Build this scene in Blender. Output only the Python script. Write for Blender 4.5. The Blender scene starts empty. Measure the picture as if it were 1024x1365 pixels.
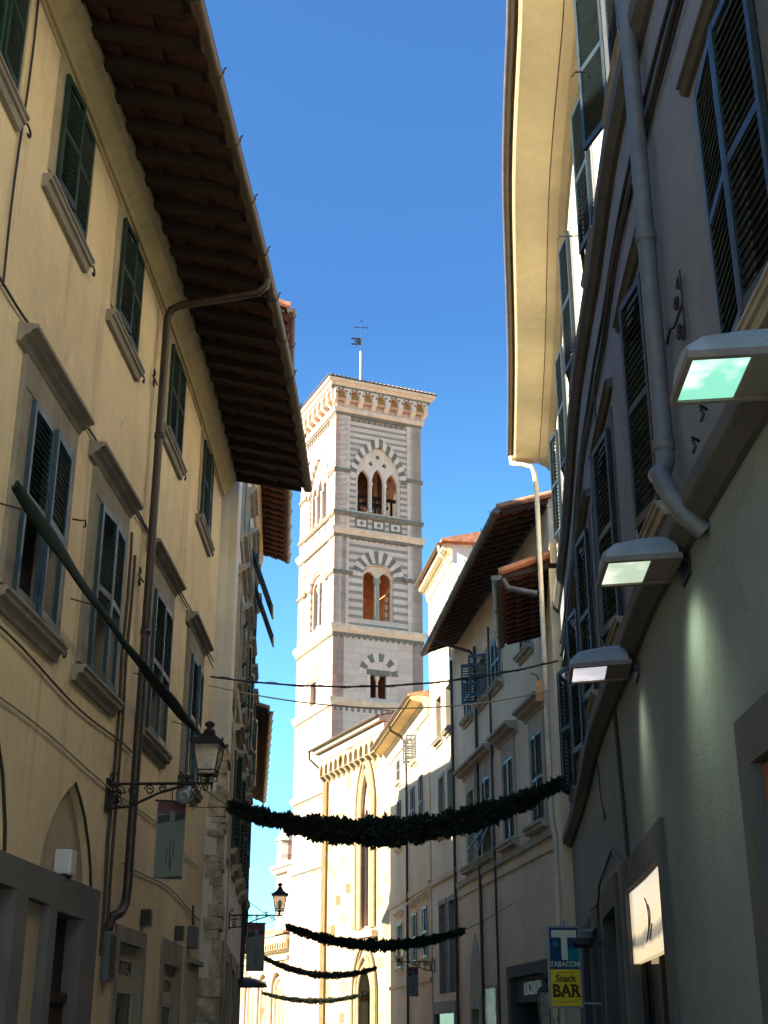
import bpy, bmesh, math, random
from mathutils import Vector, Matrix
from mathutils.geometry import tessellate_polygon
random.seed(7)
R = math.radians
scene = bpy.context.scene
COL = scene.collection

# ------------------------------------------------------------------ materials
def node_mat(name):
    m = bpy.data.materials.new(name); m.use_nodes = True
    nt = m.node_tree; nt.nodes.clear()
    out = nt.nodes.new('ShaderNodeOutputMaterial'); b = nt.nodes.new('ShaderNodeBsdfPrincipled')
    nt.links.new(b.outputs[0], out.inputs[0])
    return m, nt, b
def N(nt, t, **k):
    n = nt.nodes.new(t)
    for a, v in k.items():
        if a.startswith('i_'): n.inputs[int(a[2:])].default_value = v
        else: setattr(n, a, v)
    return n
def L(nt, a, b): nt.links.new(a, b)
def rgba(c): return (c[0], c[1], c[2], 1)
def noise(nt, vec, scale, detail=4, rough=.55):
    n = N(nt, 'ShaderNodeTexNoise'); n.inputs['Scale'].default_value = scale
    n.inputs['Detail'].default_value = detail; n.inputs['Roughness'].default_value = rough
    L(nt, vec, n.inputs['Vector']); return n.outputs['Fac']
def ramp(nt, fac, a, b, ca=(0, 0, 0), cb=(1, 1, 1)):
    r = N(nt, 'ShaderNodeValToRGB'); r.color_ramp.elements[0].position = a; r.color_ramp.elements[1].position = b
    r.color_ramp.elements[0].color = rgba(ca); r.color_ramp.elements[1].color = rgba(cb)
    L(nt, fac, r.inputs[0]); return r.outputs[0]
def mix(nt, fac, a, b, mode='MIX'):
    m = N(nt, 'ShaderNodeMix', data_type='RGBA', blend_type=mode)
    for s, v in ((m.inputs[0], fac), (m.inputs[6], a), (m.inputs[7], b)):
        if isinstance(v, (int, float)): s.default_value = v
        elif isinstance(v, tuple): s.default_value = rgba(v)
        else: L(nt, v, s)
    return m.outputs[2]
def mth(nt, op, a, b=None, c=None):
    m = N(nt, 'ShaderNodeMath', operation=op)
    for i, v in enumerate((a, b, c)):
        if v is None: continue
        if isinstance(v, (int, float)): m.inputs[i].default_value = v
        else: L(nt, v, m.inputs[i])
    return m.outputs[0]
def pos(nt): return N(nt, 'ShaderNodeNewGeometry').outputs['Position']
def scaled(nt, vec, s):
    m = N(nt, 'ShaderNodeMapping'); m.inputs['Scale'].default_value = s
    L(nt, vec, m.inputs['Vector']); return m.outputs[0]
def bump(nt, b, h, strength, dist=.02):
    n = N(nt, 'ShaderNodeBump'); n.inputs['Strength'].default_value = strength; n.inputs['Distance'].default_value = dist
    L(nt, h, n.inputs['Height']); L(nt, n.outputs[0], b.inputs['Normal'])
def mul(c, k): return tuple(min(1, x * k) for x in c)

def plaster(name, base, dirt=.55, dirtcol=None, low=None, streak=.5, crack=.6):
    """weathered lime plaster: cloudy patches, rain streaks, fine grain, dirtier near the street"""
    m, nt, b = node_mat(name); p = pos(nt)
    c = mix(nt, ramp(nt, noise(nt, p, .7, 5), .35, .7), base, mul(base, .80))
    c = mix(nt, mth(nt, 'MULTIPLY', ramp(nt, noise(nt, p, 11, 6, .7), .45, .7), .22), c, mul(base, .66))
    c = mix(nt, mth(nt, 'MULTIPLY', ramp(nt, noise(nt, p, 3.1, 6, .65), .52, .72), .5), c, mul(base, 1.12))
    st = noise(nt, scaled(nt, p, (2.6, 2.6, .16)), 1.6, 6, .7)
    dc = dirtcol or mul(base, .5)
    c = mix(nt, mth(nt, 'MULTIPLY', ramp(nt, st, .52, .74), streak), c, dc)
    vo = N(nt, 'ShaderNodeTexVoronoi', feature='DISTANCE_TO_EDGE'); vo.inputs['Scale'].default_value = .42
    wv = N(nt, 'ShaderNodeVectorMath', operation='ADD'); L(nt, p, wv.inputs[0])
    nz = N(nt, 'ShaderNodeTexNoise'); nz.inputs['Scale'].default_value = 1.7; nz.inputs['Detail'].default_value = 5; L(nt, p, nz.inputs['Vector'])
    sc_ = N(nt, 'ShaderNodeVectorMath', operation='SCALE'); sc_.inputs['Scale'].default_value = 1.3; L(nt, nz.outputs['Color'], sc_.inputs[0]); L(nt, sc_.outputs[0], wv.inputs[1])
    L(nt, wv.outputs[0], vo.inputs['Vector'])
    ck = ramp(nt, vo.outputs['Distance'], .0, .007, (1, 1, 1), (0, 0, 0))
    ck = mth(nt, 'MULTIPLY', ck, ramp(nt, noise(nt, p, .55, 3), .50, .58))
    c = mix(nt, mth(nt, 'MULTIPLY', ck, crack), c, mul(base, .45))
    pt_ = ramp(nt, noise(nt, p, .33, 2, .4), .60, .615)
    c = mix(nt, mth(nt, 'MULTIPLY', pt_, .22), c, mul(base, 1.25))
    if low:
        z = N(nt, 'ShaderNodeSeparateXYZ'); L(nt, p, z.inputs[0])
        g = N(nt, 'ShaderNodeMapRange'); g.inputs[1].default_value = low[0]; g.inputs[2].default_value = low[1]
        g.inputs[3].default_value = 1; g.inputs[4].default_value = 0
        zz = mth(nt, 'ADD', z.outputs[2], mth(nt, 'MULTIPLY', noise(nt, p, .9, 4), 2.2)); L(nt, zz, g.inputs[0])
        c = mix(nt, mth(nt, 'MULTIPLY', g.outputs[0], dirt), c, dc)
    L(nt, c, b.inputs['Base Color']); b.inputs['Roughness'].default_value = .9
    b.inputs['Specular IOR Level'].default_value = .25
    h = mth(nt, 'ADD', noise(nt, p, 28, 5), mth(nt, 'MULTIPLY', noise(nt, p, 3, 3), 1.5))
    bump(nt, b, h, .38, .014)
    return m
def stone(name, base, var=.3, scale=2.0, rough=.85, bmp=.3):
    m, nt, b = node_mat(name); p = pos(nt)
    c = mix(nt, ramp(nt, noise(nt, p, scale, 6, .6), .3, .7), mul(base, 1 - var), mul(base, 1 + var))
    c = mix(nt, mth(nt, 'MULTIPLY', ramp(nt, noise(nt, scaled(nt, p, (5, 5, .4)), 1.5, 5), .5, .8), .5), c, mul(base, .5))
    L(nt, c, b.inputs['Base Color']); b.inputs['Roughness'].default_value = rough
    b.inputs['Specular IOR Level'].default_value = .3
    bump(nt, b, noise(nt, p, 22, 5), bmp, .012)
    return m
def paint(name, base, rough=.45, var=.25, metal=0., scale=6):
    m, nt, b = node_mat(name); p = pos(nt)
    f = noise(nt, p, scale, 5, .6)
    c = mix(nt, ramp(nt, f, .35, .75), base, mul(base, 1 + var * 2))
    c = mix(nt, mth(nt, 'MULTIPLY', ramp(nt, noise(nt, p, scale * 5, 3), .62, .75), .35), c, mul(base, .5))
    L(nt, c, b.inputs['Base Color']); b.inputs['Metallic'].default_value = metal
    L(nt, ramp(nt, f, .2, .8, (rough - .1,) * 3, (rough + .15,) * 3), b.inputs['Roughness'])
    return m
def flat(name, base, rough=.6, emit=0):
    m, nt, b = node_mat(name)
    f = noise(nt, pos(nt), 9, 3)
    L(nt, mix(nt, f, mul(base, .9), mul(base, 1.1)), b.inputs['Base Color']); b.inputs['Roughness'].default_value = rough
    if emit: b.inputs['Emission Color'].default_value = rgba(base); b.inputs['Emission Strength'].default_value = emit
    return m
def facecoord(nt, ex, ey):
    """(along-face, height) for walls whose faces run along ex and ey"""
    d = N(nt, 'ShaderNodeVectorMath', operation='DOT_PRODUCT'); d.inputs[1].default_value = (ex[0] + ey[0], ex[1] + ey[1], 0)
    p = pos(nt); L(nt, p, d.inputs[0]); s = N(nt, 'ShaderNodeSeparateXYZ'); L(nt, p, s.inputs[0])
    c = N(nt, 'ShaderNodeCombineXYZ'); L(nt, d.outputs['Value'], c.inputs[0]); L(nt, s.outputs[2], c.inputs[1])
    return p, c.outputs[0], s.outputs[2]
TH = R(23); E1 = (math.cos(TH), math.sin(TH)); E2 = (-math.sin(TH), math.cos(TH))
def ashlar(name, base, alt, bw=.9, bh=.42, altamt=.5, stripes=None, mortar=.6, dark=(.18, .145, .11), specks=None):
    """coursed blocks with varying tones; stripes=(period, share) adds serpentine courses"""
    m, nt, b = node_mat(name); p, v, z = facecoord(nt, E1, E2)
    br = N(nt, 'ShaderNodeTexBrick'); br.offset = .5
    br.inputs['Color1'].default_value = rgba(base); br.inputs['Color2'].default_value = rgba(mul(base, .90))
    br.inputs['Mortar'].default_value = rgba(mul(base, mortar)); br.inputs['Scale'].default_value = 1
    br.inputs['Mortar Size'].default_value = .012; br.inputs['Brick Width'].default_value = bw; br.inputs['Row Height'].default_value = bh
    L(nt, v, br.inputs['Vector'])
    # per-block tint, cells of the same size as the courses
    w = N(nt, 'ShaderNodeTexWhiteNoise', noise_dimensions='2D')
    sn = N(nt, 'ShaderNodeVectorMath', operation='SNAP'); L(nt, v, sn.inputs[0]); sn.inputs[1].default_value = (bw, bh, 1)
    L(nt, sn.outputs[0], w.inputs['Vector'])
    c = mix(nt, mth(nt, 'MULTIPLY', ramp(nt, w.outputs['Value'], .86, .9), altamt), br.outputs['Color'], alt)
    c = mix(nt, mth(nt, 'MULTIPLY', ramp(nt, noise(nt, p, .5, 5), .4, .75), .35), c, mul(alt, .95))
    if specks:
        c = mix(nt, ramp(nt, w.outputs['Value'], .03, .05, (1, 1, 1), (0, 0, 0)), c, specks)
    if stripes:
        per, share, z0 = stripes
        zz = mth(nt, 'ADD', z, mth(nt, 'MULTIPLY', noise(nt, v, 2.5, 2), .05))
        fr = mth(nt, 'FRACT', mth(nt, 'DIVIDE', mth(nt, 'SUBTRACT', zz, z0), per))
        st = ramp(nt, fr, share - .02, share + .02, (1, 1, 1), (0, 0, 0))
        dk = mix(nt, noise(nt, p, 3, 4), dark, mul(dark, 1.9))
        c = mix(nt, mth(nt, 'MULTIPLY', st, .95), c, dk)
    L(nt, c, b.inputs['Base Color']); b.inputs['Roughness'].default_value = .75
    bump(nt, b, br.outputs['Fac'], -.4, .02)
    return m

M = {}
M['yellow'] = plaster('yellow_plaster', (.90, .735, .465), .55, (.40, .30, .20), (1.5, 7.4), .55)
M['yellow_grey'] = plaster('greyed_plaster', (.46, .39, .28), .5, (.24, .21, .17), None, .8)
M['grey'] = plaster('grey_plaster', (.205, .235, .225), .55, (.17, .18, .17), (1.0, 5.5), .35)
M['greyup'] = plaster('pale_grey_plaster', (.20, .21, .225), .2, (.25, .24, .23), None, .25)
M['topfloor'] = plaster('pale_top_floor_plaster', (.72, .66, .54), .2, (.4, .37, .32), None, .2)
M['soffit'] = plaster('cream_soffit', (.80, .68, .43), .1, None, None, .1, .0)
M['beige'] = plaster('beige_plaster', (.84, .66, .42), .4, (.50, .38, .26), (1, 7), .3)
M['tan'] = plaster('tan_plaster', (.78, .60, .36), .4, (.33, .25, .18), (1, 6), .3)
M['cream'] = plaster('cream_plaster', (.80, .68, .46), .3, (.45, .38, .28), (1, 6), .25)
M['white'] = plaster('white_plaster', (.80, .76, .66), .3, (.45, .4, .33), (1, 8), .25)
M['ochre'] = plaster('ochre_plaster', (.74, .56, .30), .3, (.4, .3, .2), (1, 8), .25)
M['rubble'] = stone('rubble_stone', (.46, .39, .28), .55, 5, .95, 1.0)
M['serena'] = stone('grey_stone', (.30, .27, .22), .2, 2.5)
M['serena_warm'] = stone('warm_grey_stone', (.42, .36, .26), .2, 2.5)
M['shopstone'] = stone('grey_shopfront_stone', (.165, .16, .155), .18, 2)
M['slate'] = stone('dark_grey_stone', (.085, .082, .078), .15, 2.5)
M['cornice'] = stone('painted_cornice', (.55, .45, .24), .12, 1.5)
M['green'] = paint('dark_green_paint', (.011, .036, .028), .4)
M['darkcloth'] = paint('dark_green_cloth', (.007, .022, .017), .85)
M['upshut'] = paint('dark_bottle_green_paint', (.010, .024, .022), .45)
M['blue'] = paint('blue_green_paint_and_sky_tint', (.03, .065, .085), .38)
M['black'] = paint('dark_paint', (.012, .022, .026), .4)
M['iron'] = paint('wrought_iron', (.018, .014, .012), .5, metal=.3)
M['pipe'] = paint('brown_pipe_paint', (.036, .025, .019), .4)
M['gutter'] = paint('brown_gutter_metal', (.10, .072, .048), .45, metal=.2)
M['greypipe'] = paint('grey_pipe_paint', (.085, .092, .10), .5)
M['whitepipe'] = paint('ivory_pipe_paint', (.62, .55, .40), .4)
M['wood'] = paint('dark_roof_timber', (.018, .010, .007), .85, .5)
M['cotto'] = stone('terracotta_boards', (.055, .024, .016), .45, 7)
M['cotto_mid'] = stone('brown_terracotta', (.13, .045, .025), .4, 7)
M['cotto_red'] = stone('red_terracotta', (.25, .075, .035), .4, 5)
M['tile'] = stone('roof_tile', (.48, .22, .12), .45, 6)
M['cable'] = paint('black_cable', (.02, .02, .022), .6)
M['palecable'] = paint('pale_cable', (.35, .28, .18), .6)
M['steel'] = paint('grey_steel', (.30, .33, .36), .4, .15, .6)
M['housing'] = paint('blue_grey_housing', (.17, .22, .26), .5, .15)
M['whitebox'] = paint('white_plastic', (.62, .62, .66), .4, .05)
M['void'] = flat('dark_interior', (.008, .008, .009), .9)
M['brickin'] = stone('inner_brick', (.55, .27, .13), .3, 3)
M['shadebrick'] = stone('shaded_inner_brick', (.13, .075, .05), .3, 3)  # dark copy of the inner brick, belfry shade put into the colour
M['garland'] = paint('evergreen_needles', (.011, .019, .010), .7, .6, 0, 20)
def glass_dark():
    m, nt, b = node_mat('window_glass'); b.inputs['Base Color'].default_value = (.012, .016, .02, 1)
    b.inputs['Roughness'].default_value = .06; b.inputs['Specular IOR Level'].default_value = .7
    bump(nt, b, noise(nt, pos(nt), 1.4, 2), .12, .02); return m
M['glass'] = glass_dark()
def lamp_glass():
    m, nt, b = node_mat('frosted_lantern_glass'); b.inputs['Base Color'].default_value = (.75, .72, .62, 1)
    b.inputs['Roughness'].default_value = .25; b.inputs['Transmission Weight'].default_value = .75
    L(nt, ramp(nt, noise(nt, pos(nt), 8, 3), .3, .7, (.15,) * 3, (.4,) * 3), b.inputs['Roughness']); return m
M['lampglass'] = lamp_glass()
M['marble'] = ashlar('white_marble_blocks', (.70, .51, .405), (.50, .32, .24), 1.1, .52, .45)
M['striped'] = ashlar('striped_marble', (.70, .51, .40), (.50, .33, .25), 1.0, .62, .35, (.57, .42, 27.45))
M['stripedfine'] = ashlar('striped_marble_top', (.70, .51, .40), (.50, .33, .25), 1.0, .62, .3, (.46, .42, 34.5))
M['stripedfar'] = ashlar('striped_marble_nave', (.66, .58, .46), (.5, .36, .24), 1.0, .5, .4, (.95, .35, .2), dark=(.2, .2, .17))
M['churchwall'] = ashlar('pale_church_stone', (.46, .385, .25), (.40, .28, .09), .62, .42, .7, specks=(.20, .11, .045))
M['serp'] = stone('green_serpentine', (.19, .15, .11), .3, 4, .6)
M['mwhite'] = stone('white_marble', (.70, .52, .41), .12, 3, .6)
M['mpink'] = stone('pinkish_marble', (.70, .50, .36), .15, 2, .7)
M['sunochre'] = stone('sunlit_ochre_stone', (.21, .13, .055), .2, 3, .8)  # copy of the ochre stone, colour darkened to offset full sun
M['jamb'] = stone('sunlit_jamb_stone', (.34, .26, .15), .2, 3, .8)
M['mochre'] = stone('ochre_stone', (.50, .27, .10), .2, 3, .8)
M['lead'] = paint('grey_roof_metal', (.12, .10, .09), .6)
def paving():
    m, nt, b = node_mat('street_flagstones'); p = pos(nt)
    br = N(nt, 'ShaderNodeTexBrick'); br.inputs['Color1'].default_value = (.16, .15, .135, 1); br.inputs['Color2'].default_value = (.12, .115, .105, 1)
    br.inputs['Mortar'].default_value = (.05, .05, .045, 1); br.inputs['Scale'].default_value = 1; br.inputs['Mortar Size'].default_value = .012
    br.inputs['Brick Width'].default_value = .8; br.inputs['Row Height'].default_value = .45; L(nt, p, br.inputs['Vector'])
    L(nt, mix(nt, noise(nt, p, 2, 4), br.outputs[0], (.2, .19, .17)), b.inputs['Base Color']); b.inputs['Roughness'].default_value = .8
    bump(nt, b, br.outputs['Fac'], -.5, .01); return m
M['paving'] = paving()
M['ground'] = stone('pale_ground', (.50, .40, .28), .2, .5)

# ------------------------------------------------------------------ object helpers
ORG = {}
def tag(o, label=None, cat=None, group=None, kind=None):
    if label: o['label'] = label
    if cat: o['category'] = cat
    if group: o['group'] = group
    if kind: o['kind'] = kind
    return o
def thing(name, loc, label, cat, group=None):
    o = bpy.data.objects.new(name, None); o.location = loc; o.empty_display_size = .2; COL.objects.link(o)
    ORG[o.name] = Vector(loc); return tag(o, label, cat, group)
class MB:
    """collects faces in world coordinates, links them as ONE mesh"""
    def __init__(s): s.v = []; s.f = []; s.sm = []
    def add(s, vs, fs, smooth=False):
        n = len(s.v); s.v += [tuple(a) for a in vs]
        for f in fs: s.f.append([n + i for i in f]); s.sm.append(smooth)
    def quad(s, *p): s.add(p, [list(range(len(p)))])
    def hexa(s, p):   # 4 bottom, 4 top (same order)
        s.add(p, [[3, 2, 1, 0], [4, 5, 6, 7], [0, 1, 5, 4], [1, 2, 6, 5], [2, 3, 7, 6], [3, 0, 4, 7]])
    def box(s, o, x, y, z, a, b, c):
        """box in frame (o; unit x,y,z) with ranges a,b,c"""
        o, x, y, z = Vector(o), Vector(x), Vector(y), Vector(z)
        P = lambda i, j, k: o + x * i + y * j + z * k
        s.hexa([P(a[0], b[0], c[0]), P(a[1], b[0], c[0]), P(a[1], b[1], c[0]), P(a[0], b[1], c[0]),
                P(a[0], b[0], c[1]), P(a[1], b[0], c[1]), P(a[1], b[1], c[1]), P(a[0], b[1], c[1])])
    def tube(s, pts, r, n=6, caps=True):
        pts = [Vector(p) for p in pts]; rs = r if isinstance(r, list) else [r] * len(pts)
        vs = []; fs = []; prev = None
        for i, p in enumerate(pts):
            t = (pts[min(i + 1, len(pts) - 1)] - pts[max(i - 1, 0)]).normalized()
            if prev is None: a = t.orthogonal().normalized()
            else:
                a = prev - t * prev.dot(t); a = a.normalized() if a.length > 1e-6 else t.orthogonal().normalized()
            prev = a; b = t.cross(a)
            for k in range(n):
                q = 2 * math.pi * k / n; vs.append(p + (a * math.cos(q) + b * math.sin(q)) * rs[i])
        for i in range(len(pts) - 1):
            for k in range(n):
                k2 = (k + 1) % n; fs.append([i * n + k, i * n + k2, (i + 1) * n + k2, (i + 1) * n + k])
        s.add(vs, fs, n > 4)
        if caps: s.add(vs[:n], [list(range(n))]); s.add(vs[-n:], [list(range(n))])
    def lathe(s, o, x, y, z, prof, n=10, smooth=True):
        """profile [(r,h)] turned about z at o"""
        o, x, y, z = Vector(o), Vector(x), Vector(y), Vector(z); vs = []; fs = []
        for r, h in prof:
            for k in range(n):
                q = 2 * math.pi * (k + .5) / n; vs.append(o + z * h + (x * math.cos(q) + y * math.sin(q)) * r)
        for i in range(len(prof) - 1):
            for k in range(n):
                k2 = (k + 1) % n; fs.append([i * n + k, i * n + k2, (i + 1) * n + k2, (i + 1) * n + k])
        s.add(vs, fs, smooth)
    def build(s, name, mat, parent=None, bevel=0, recalc=True):
        me = bpy.data.meshes.new(name); o = bpy.data.objects.new(name, me)
        og = ORG[parent.name] if parent else Vector((0, 0, 0))
        me.from_pydata([tuple(Vector(v) - og) for v in s.v], [], s.f)
        me.polygons.foreach_set('use_smooth', s.sm)
        if recalc:
            bm = bmesh.new(); bm.from_mesh(me); bmesh.ops.recalc_face_normals(bm, faces=bm.faces); bm.to_mesh(me); bm.free()
        me.materials.append(M[mat] if isinstance(mat, str) else mat)
        COL.objects.link(o)
        if parent: o.parent = parent
        ORG[o.name] = og.copy()
        if bevel:
            b = o.modifiers.new('bevel', 'BEVEL'); b.width = bevel; b.segments = 2; b.limit_method = 'ANGLE'
        return o
def rebase(o, loc):
    """top-level mesh: put its origin at its base"""
    d = Vector(loc); o.data.transform(Matrix.Translation(-d)); o.location = d; ORG[o.name] = d; return o

def cr(pts, n=6):
    Pn = [pts[0]] + pts + [pts[-1]]; out = []
    for i in range(1, len(Pn) - 2):
        for k in range(n):
            t = k / n; a = []
            for j in (0, 1):
                p0, p1, p2, p3 = [Pn[i - 1 + q][j] for q in range(4)]
                a.append(.5 * (2 * p1 + (p2 - p0) * t + (2 * p0 - 5 * p1 + 4 * p2 - p3) * t * t + (3 * p1 - p0 - 3 * p2 + p3) * t ** 3))
            out.append(tuple(a))
    out.append(pts[-1]); return out
class Fac:
    """street front: a plan line; s = metres along it, z = height, o = metres out towards the street"""
    def __init__(f, pts, side, smooth=False):
        f.p = cr(pts) if smooth else pts; f.side = side; f.S = [0]
        for a, b in zip(f.p, f.p[1:]): f.S.append(f.S[-1] + math.hypot(b[0] - a[0], b[1] - a[1]))
        f.len = f.S[-1]
    def seg(f, s):
        i = 0
        while i < len(f.p) - 2 and s > f.S[i + 1]: i += 1
        a, b = f.p[i], f.p[i + 1]; l = f.S[i + 1] - f.S[i]; q = s - f.S[i]
        t = ((b[0] - a[0]) / l, (b[1] - a[1]) / l); return a[0] + t[0] * q, a[1] + t[1] * q, t
    def fr(f, s):
        x, y, _ = f.seg(s); e = .25
        xa, ya, _ = f.seg(s - e); xb, yb, _ = f.seg(s + e); l = math.hypot(xb - xa, yb - ya)
        t = ((xb - xa) / l, (yb - ya) / l)
        return Vector((x, y, 0)), Vector((t[0], t[1], 0)), Vector((t[1] * f.side, -t[0] * f.side, 0))
    def P(f, s, z, o=0):
        p, t, n = f.fr(s); q = p + n * o; return Vector((q.x, q.y, z))
def steps(a, b, d):
    n = max(1, int(math.ceil((b - a) / d - 1e-6))); return [a + (b - a) * i / n for i in range(n + 1)]
def sweep(mb, F, prof, s0, s1, d=.8, caps=True):
    """closed profile [(o,z)] run along the front"""
    ss = steps(s0, s1, d); n = len(prof); vs = []; fs = []
    for s in ss:
        p, t, nn = F.fr(s)
        for o, z in prof:
            q = p + nn * o; vs.append((q.x, q.y, z))
    for i in range(len(ss) - 1):
        for k in range(n):
            k2 = (k + 1) % n; fs.append([i * n + k, i * n + k2, (i + 1) * n + k2, (i + 1) * n + k])
    if caps: fs.append(list(range(n))); fs.append([len(vs) - n + k for k in range(n)])
    mb.add(vs, fs)
def fbox(mb, F, s0, s1, z0, z1, o0, o1): sweep(mb, F, [(o0, z0), (o1, z0), (o1, z1), (o0, z1)], s0, s1)
def plate(mb, F, outer, holes, o, thick):
    """flat sheet on the front with shaped holes; hole edges run back by thick"""
    loops = [[Vector((a, b, 0)) for a, b in lp] for lp in [outer] + holes]
    tri = tessellate_polygon(loops); flatp = [q for lp in loops for q in lp]
    mb.add([F.P(q.x, q.y, o) for q in flatp], [list(t) for t in tri])
    for lp in loops:
        n = len(lp)
        for i in range(n):
            a, b = lp[i], lp[(i + 1) % n]
            mb.add([F.P(a.x, a.y, o), F.P(b.x, b.y, o), F.P(b.x, b.y, o - thick), F.P(a.x, a.y, o - thick)], [[0, 1, 2, 3]])
def arch_pts(cs, zs, w, h, n=10):
    """pointed (or round if h==w) arch from left springing to right springing"""
    Rr = (w * w + h * h) / (2 * w); c = Rr - w; a1 = math.atan2(h, -c)   # centre of left arc at cs+c
    out = []
    for i in range(n + 1):
        a = math.pi + (a1 - math.pi) * i / n
        out.append((cs + c + Rr * math.cos(a), zs + Rr * math.sin(a)))
    return out + [(2 * cs - x, z) for x, z in reversed(out[:-1])]
def arch_hole(cs, z0, zs, w, h, n=8): return [(cs - w, z0)] + arch_pts(cs, zs, w, h, n) + [(cs + w, z0)]

# ------------------------------------------------------------------ building parts
def wall(house, F, s0, s1, z0, z1, ops, mat, depth=8, name='wall', dirend=None):
    """street wall with real openings (s0,s1,z0,z1,depth) plus the house's other walls"""
    mb = MB()
    S = sorted(set([s0, s1] + [q for o in ops for q in o[:2] if s0 < q < s1])); Z = sorted(set([z0, z1] + [q for o in ops for q in o[2:4] if z0 < q < z1]))
    SS = []
    for a, b in zip(S, S[1:]): SS += steps(a, b, .8)[:-1]
    SS.append(S[-1])
    for a, b in zip(SS, SS[1:]):
        for c, d in zip(Z, Z[1:]):
            ms, mz = (a + b) / 2, (c + d) / 2
            if any(o[0] < ms < o[1] and o[2] < mz < o[3] for o in ops): continue
            mb.quad(F.P(a, c), F.P(b, c), F.P(b, d), F.P(a, d))
    for a, b, c, d, dp in [o[:5] for o in ops]:
        c2 = max(c, z0)
        for (p, q) in (((a, c2), (a, d)), ((b, c2), (b, d)), ((a, d), (b, d)), ((a, c2), (b, c2))):
            mb.quad(F.P(p[0], p[1]), F.P(q[0], q[1]), F.P(q[0], q[1], -dp), F.P(p[0], p[1], -dp))
    A, B = F.P(s0, z0), F.P(s1, z0); nA, nB = F.fr(s0)[2], F.fr(s1)[2]
    dA = Vector(dirend) if dirend else -nA; dB = Vector(dirend) if dirend else -nB
    A2, B2 = A + dA * depth, B + dB * depth; up = Vector((0, 0, z1 - z0))
    mb.quad(A, A2, A2 + up, A + up); mb.quad(B, B2, B2 + up, B + up); mb.quad(A2, B2, B2 + up, A2 + up)
    return mb.build(name, mat, house)
def leaf(parent, H, w, n, W, z0, z1, mat='green', pitch=.06, mid=True, slats=(0, 1), tilt=0., name='shutter'):
    """louvred shutter leaf: hinge point H, direction w, face normal n; tilt swings the foot outwards"""
    mb = MB(); H = Vector(H); up = Vector((0, 0, 1)); h = z1 - z0
    if tilt:
        up2 = (up * math.cos(tilt) - n * math.sin(tilt)); n2 = (n * math.cos(tilt) + up * math.sin(tilt)); H = H + up * h - up2 * h
    else: up2, n2 = up, n
    bx = lambda a, b, c: mb.box(H, w, n2, up2, a, b, c)
    t = .04; st = .055
    bx((0, st), (0, t), (0, h)); bx((W - st, W), (0, t), (0, h))
    rails = [(0, .08), (h - .07, h)] + ([(h * .48, h * .48 + .07)] if mid else [])
    for a, b in rails: bx((st, W - st), (.003, t - .003), (a, b))
    k = .09 + slats[0] * h
    while k < slats[1] * h - .09:
        if not any(a - .01 < k < b + .0 for a, b in rails):
            o = H + up2 * k
            sl = Matrix.Rotation(R(0), 3, w); d1 = (n2 * .78 - up2 * .62); d2 = d1.cross(w)
            mb.box(o + n2 * .002 + up2 * .02, w, d1, d2, (st, W - st), (0, .042), (-.004, .004))
        k += pitch
    return mb.build(name, mat, parent)
def shutters(win, F, s0, s1, z0, z1, o, mode='closed', mat='green', pitch=.06, ang=(0, 0), slats=(0, 1)):
    W = (s1 - s0) / 2 - .006
    for k, (sh, sg) in enumerate(((s0, 1), (s1, -1))):
        p, t, n = F.fr((s0 + s1) / 2 if mode == 'closed' else sh)
        if mode == 'top':
            p, t, n = F.fr((s0 + s1) / 2)
            H = p + t * ((sh - (s0 + s1) / 2)) + n * o; H.z = z0
            leaf(win, H, t * sg, n, W, z0, z1, mat, pitch, True, slats, R(ang[k])); continue
        ang = list(ang)
        if mode == 'closed': H = p + t * (sh - (s0 + s1) / 2) + n * o; ang = (random.choice((0, .5, 1.5, 4)), random.choice((0, .5, 2, 3)))
        else: H = p + n * o
        H.z = z0; a = R(ang[k]); w = t * sg * math.cos(a) + n * math.sin(a); nn = n * math.cos(a) - t * sg * math.sin(a)
        leaf(win, H, w, nn, W, z0, z1, mat, pitch, True, slats)
def lining(mb, F, a, b, z0, z1, dp, e=.004):
    for p, q in (((a + e, z0), (a + e, z1 - e)), ((b - e, z0), (b - e, z1 - e)), ((a + e, z1 - e), (b - e, z1 - e))):
        mb.quad(F.P(p[0], p[1], .0), F.P(q[0], q[1], .0), F.P(q[0], q[1], -dp), F.P(p[0], p[1], -dp))
def surround(house, F, s0, s1, z0, z1, w, top=None, proud=.03, mat='serena', bottom=0, name='window', depth=.25):
    """stone frame round an opening; returned as the window part"""
    top = w if top is None else top; mb = MB()
    fbox(mb, F, s0 - w, s0, z0 - bottom, z1 + top, -.02, proud); fbox(mb, F, s1, s1 + w, z0 - bottom, z1 + top, -.02, proud)
    fbox(mb, F, s0, s1, z1, z1 + top, -.02, proud - .002)
    if bottom: fbox(mb, F, s0, s1, z0 - bottom, z0, -.02, proud - .002)
    lining(mb, F, s0, s1, z0, z1, .2 if depth is None else min(depth, .2))
    return mb.build(name, mat, house)
def pane(win, F, s0, s1, z0, z1, o=-.2, mat='glass', bars=True, bmat='wood'):
    mb = MB(); mb.quad(F.P(s0, z0, o), F.P(s1, z0, o), F.P(s1, z1, o), F.P(s0, z1, o)); mb.build('pane', mat, win)
    if bars:
        mb = MB(); c = (s0 + s1) / 2
        for a, b, c0, c1 in ((s0, s0 + .06, z0, z1), (s1 - .06, s1, z0, z1), (c - .04, c + .04, z0, z1)): fbox(mb, F, a, b, c0, c1, o + .003, o + .05)
        for c0 in (z0, z1 - .06, (z0 + z1) / 2 - .02): fbox(mb, F, s0 + .06, c - .04, c0, c0 + .05, o + .003, o + .045); fbox(mb, F, c + .04, s1 - .06, c0, c0 + .05, o + .003, o + .045)
        mb.build('sash', bmat, win)
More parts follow.
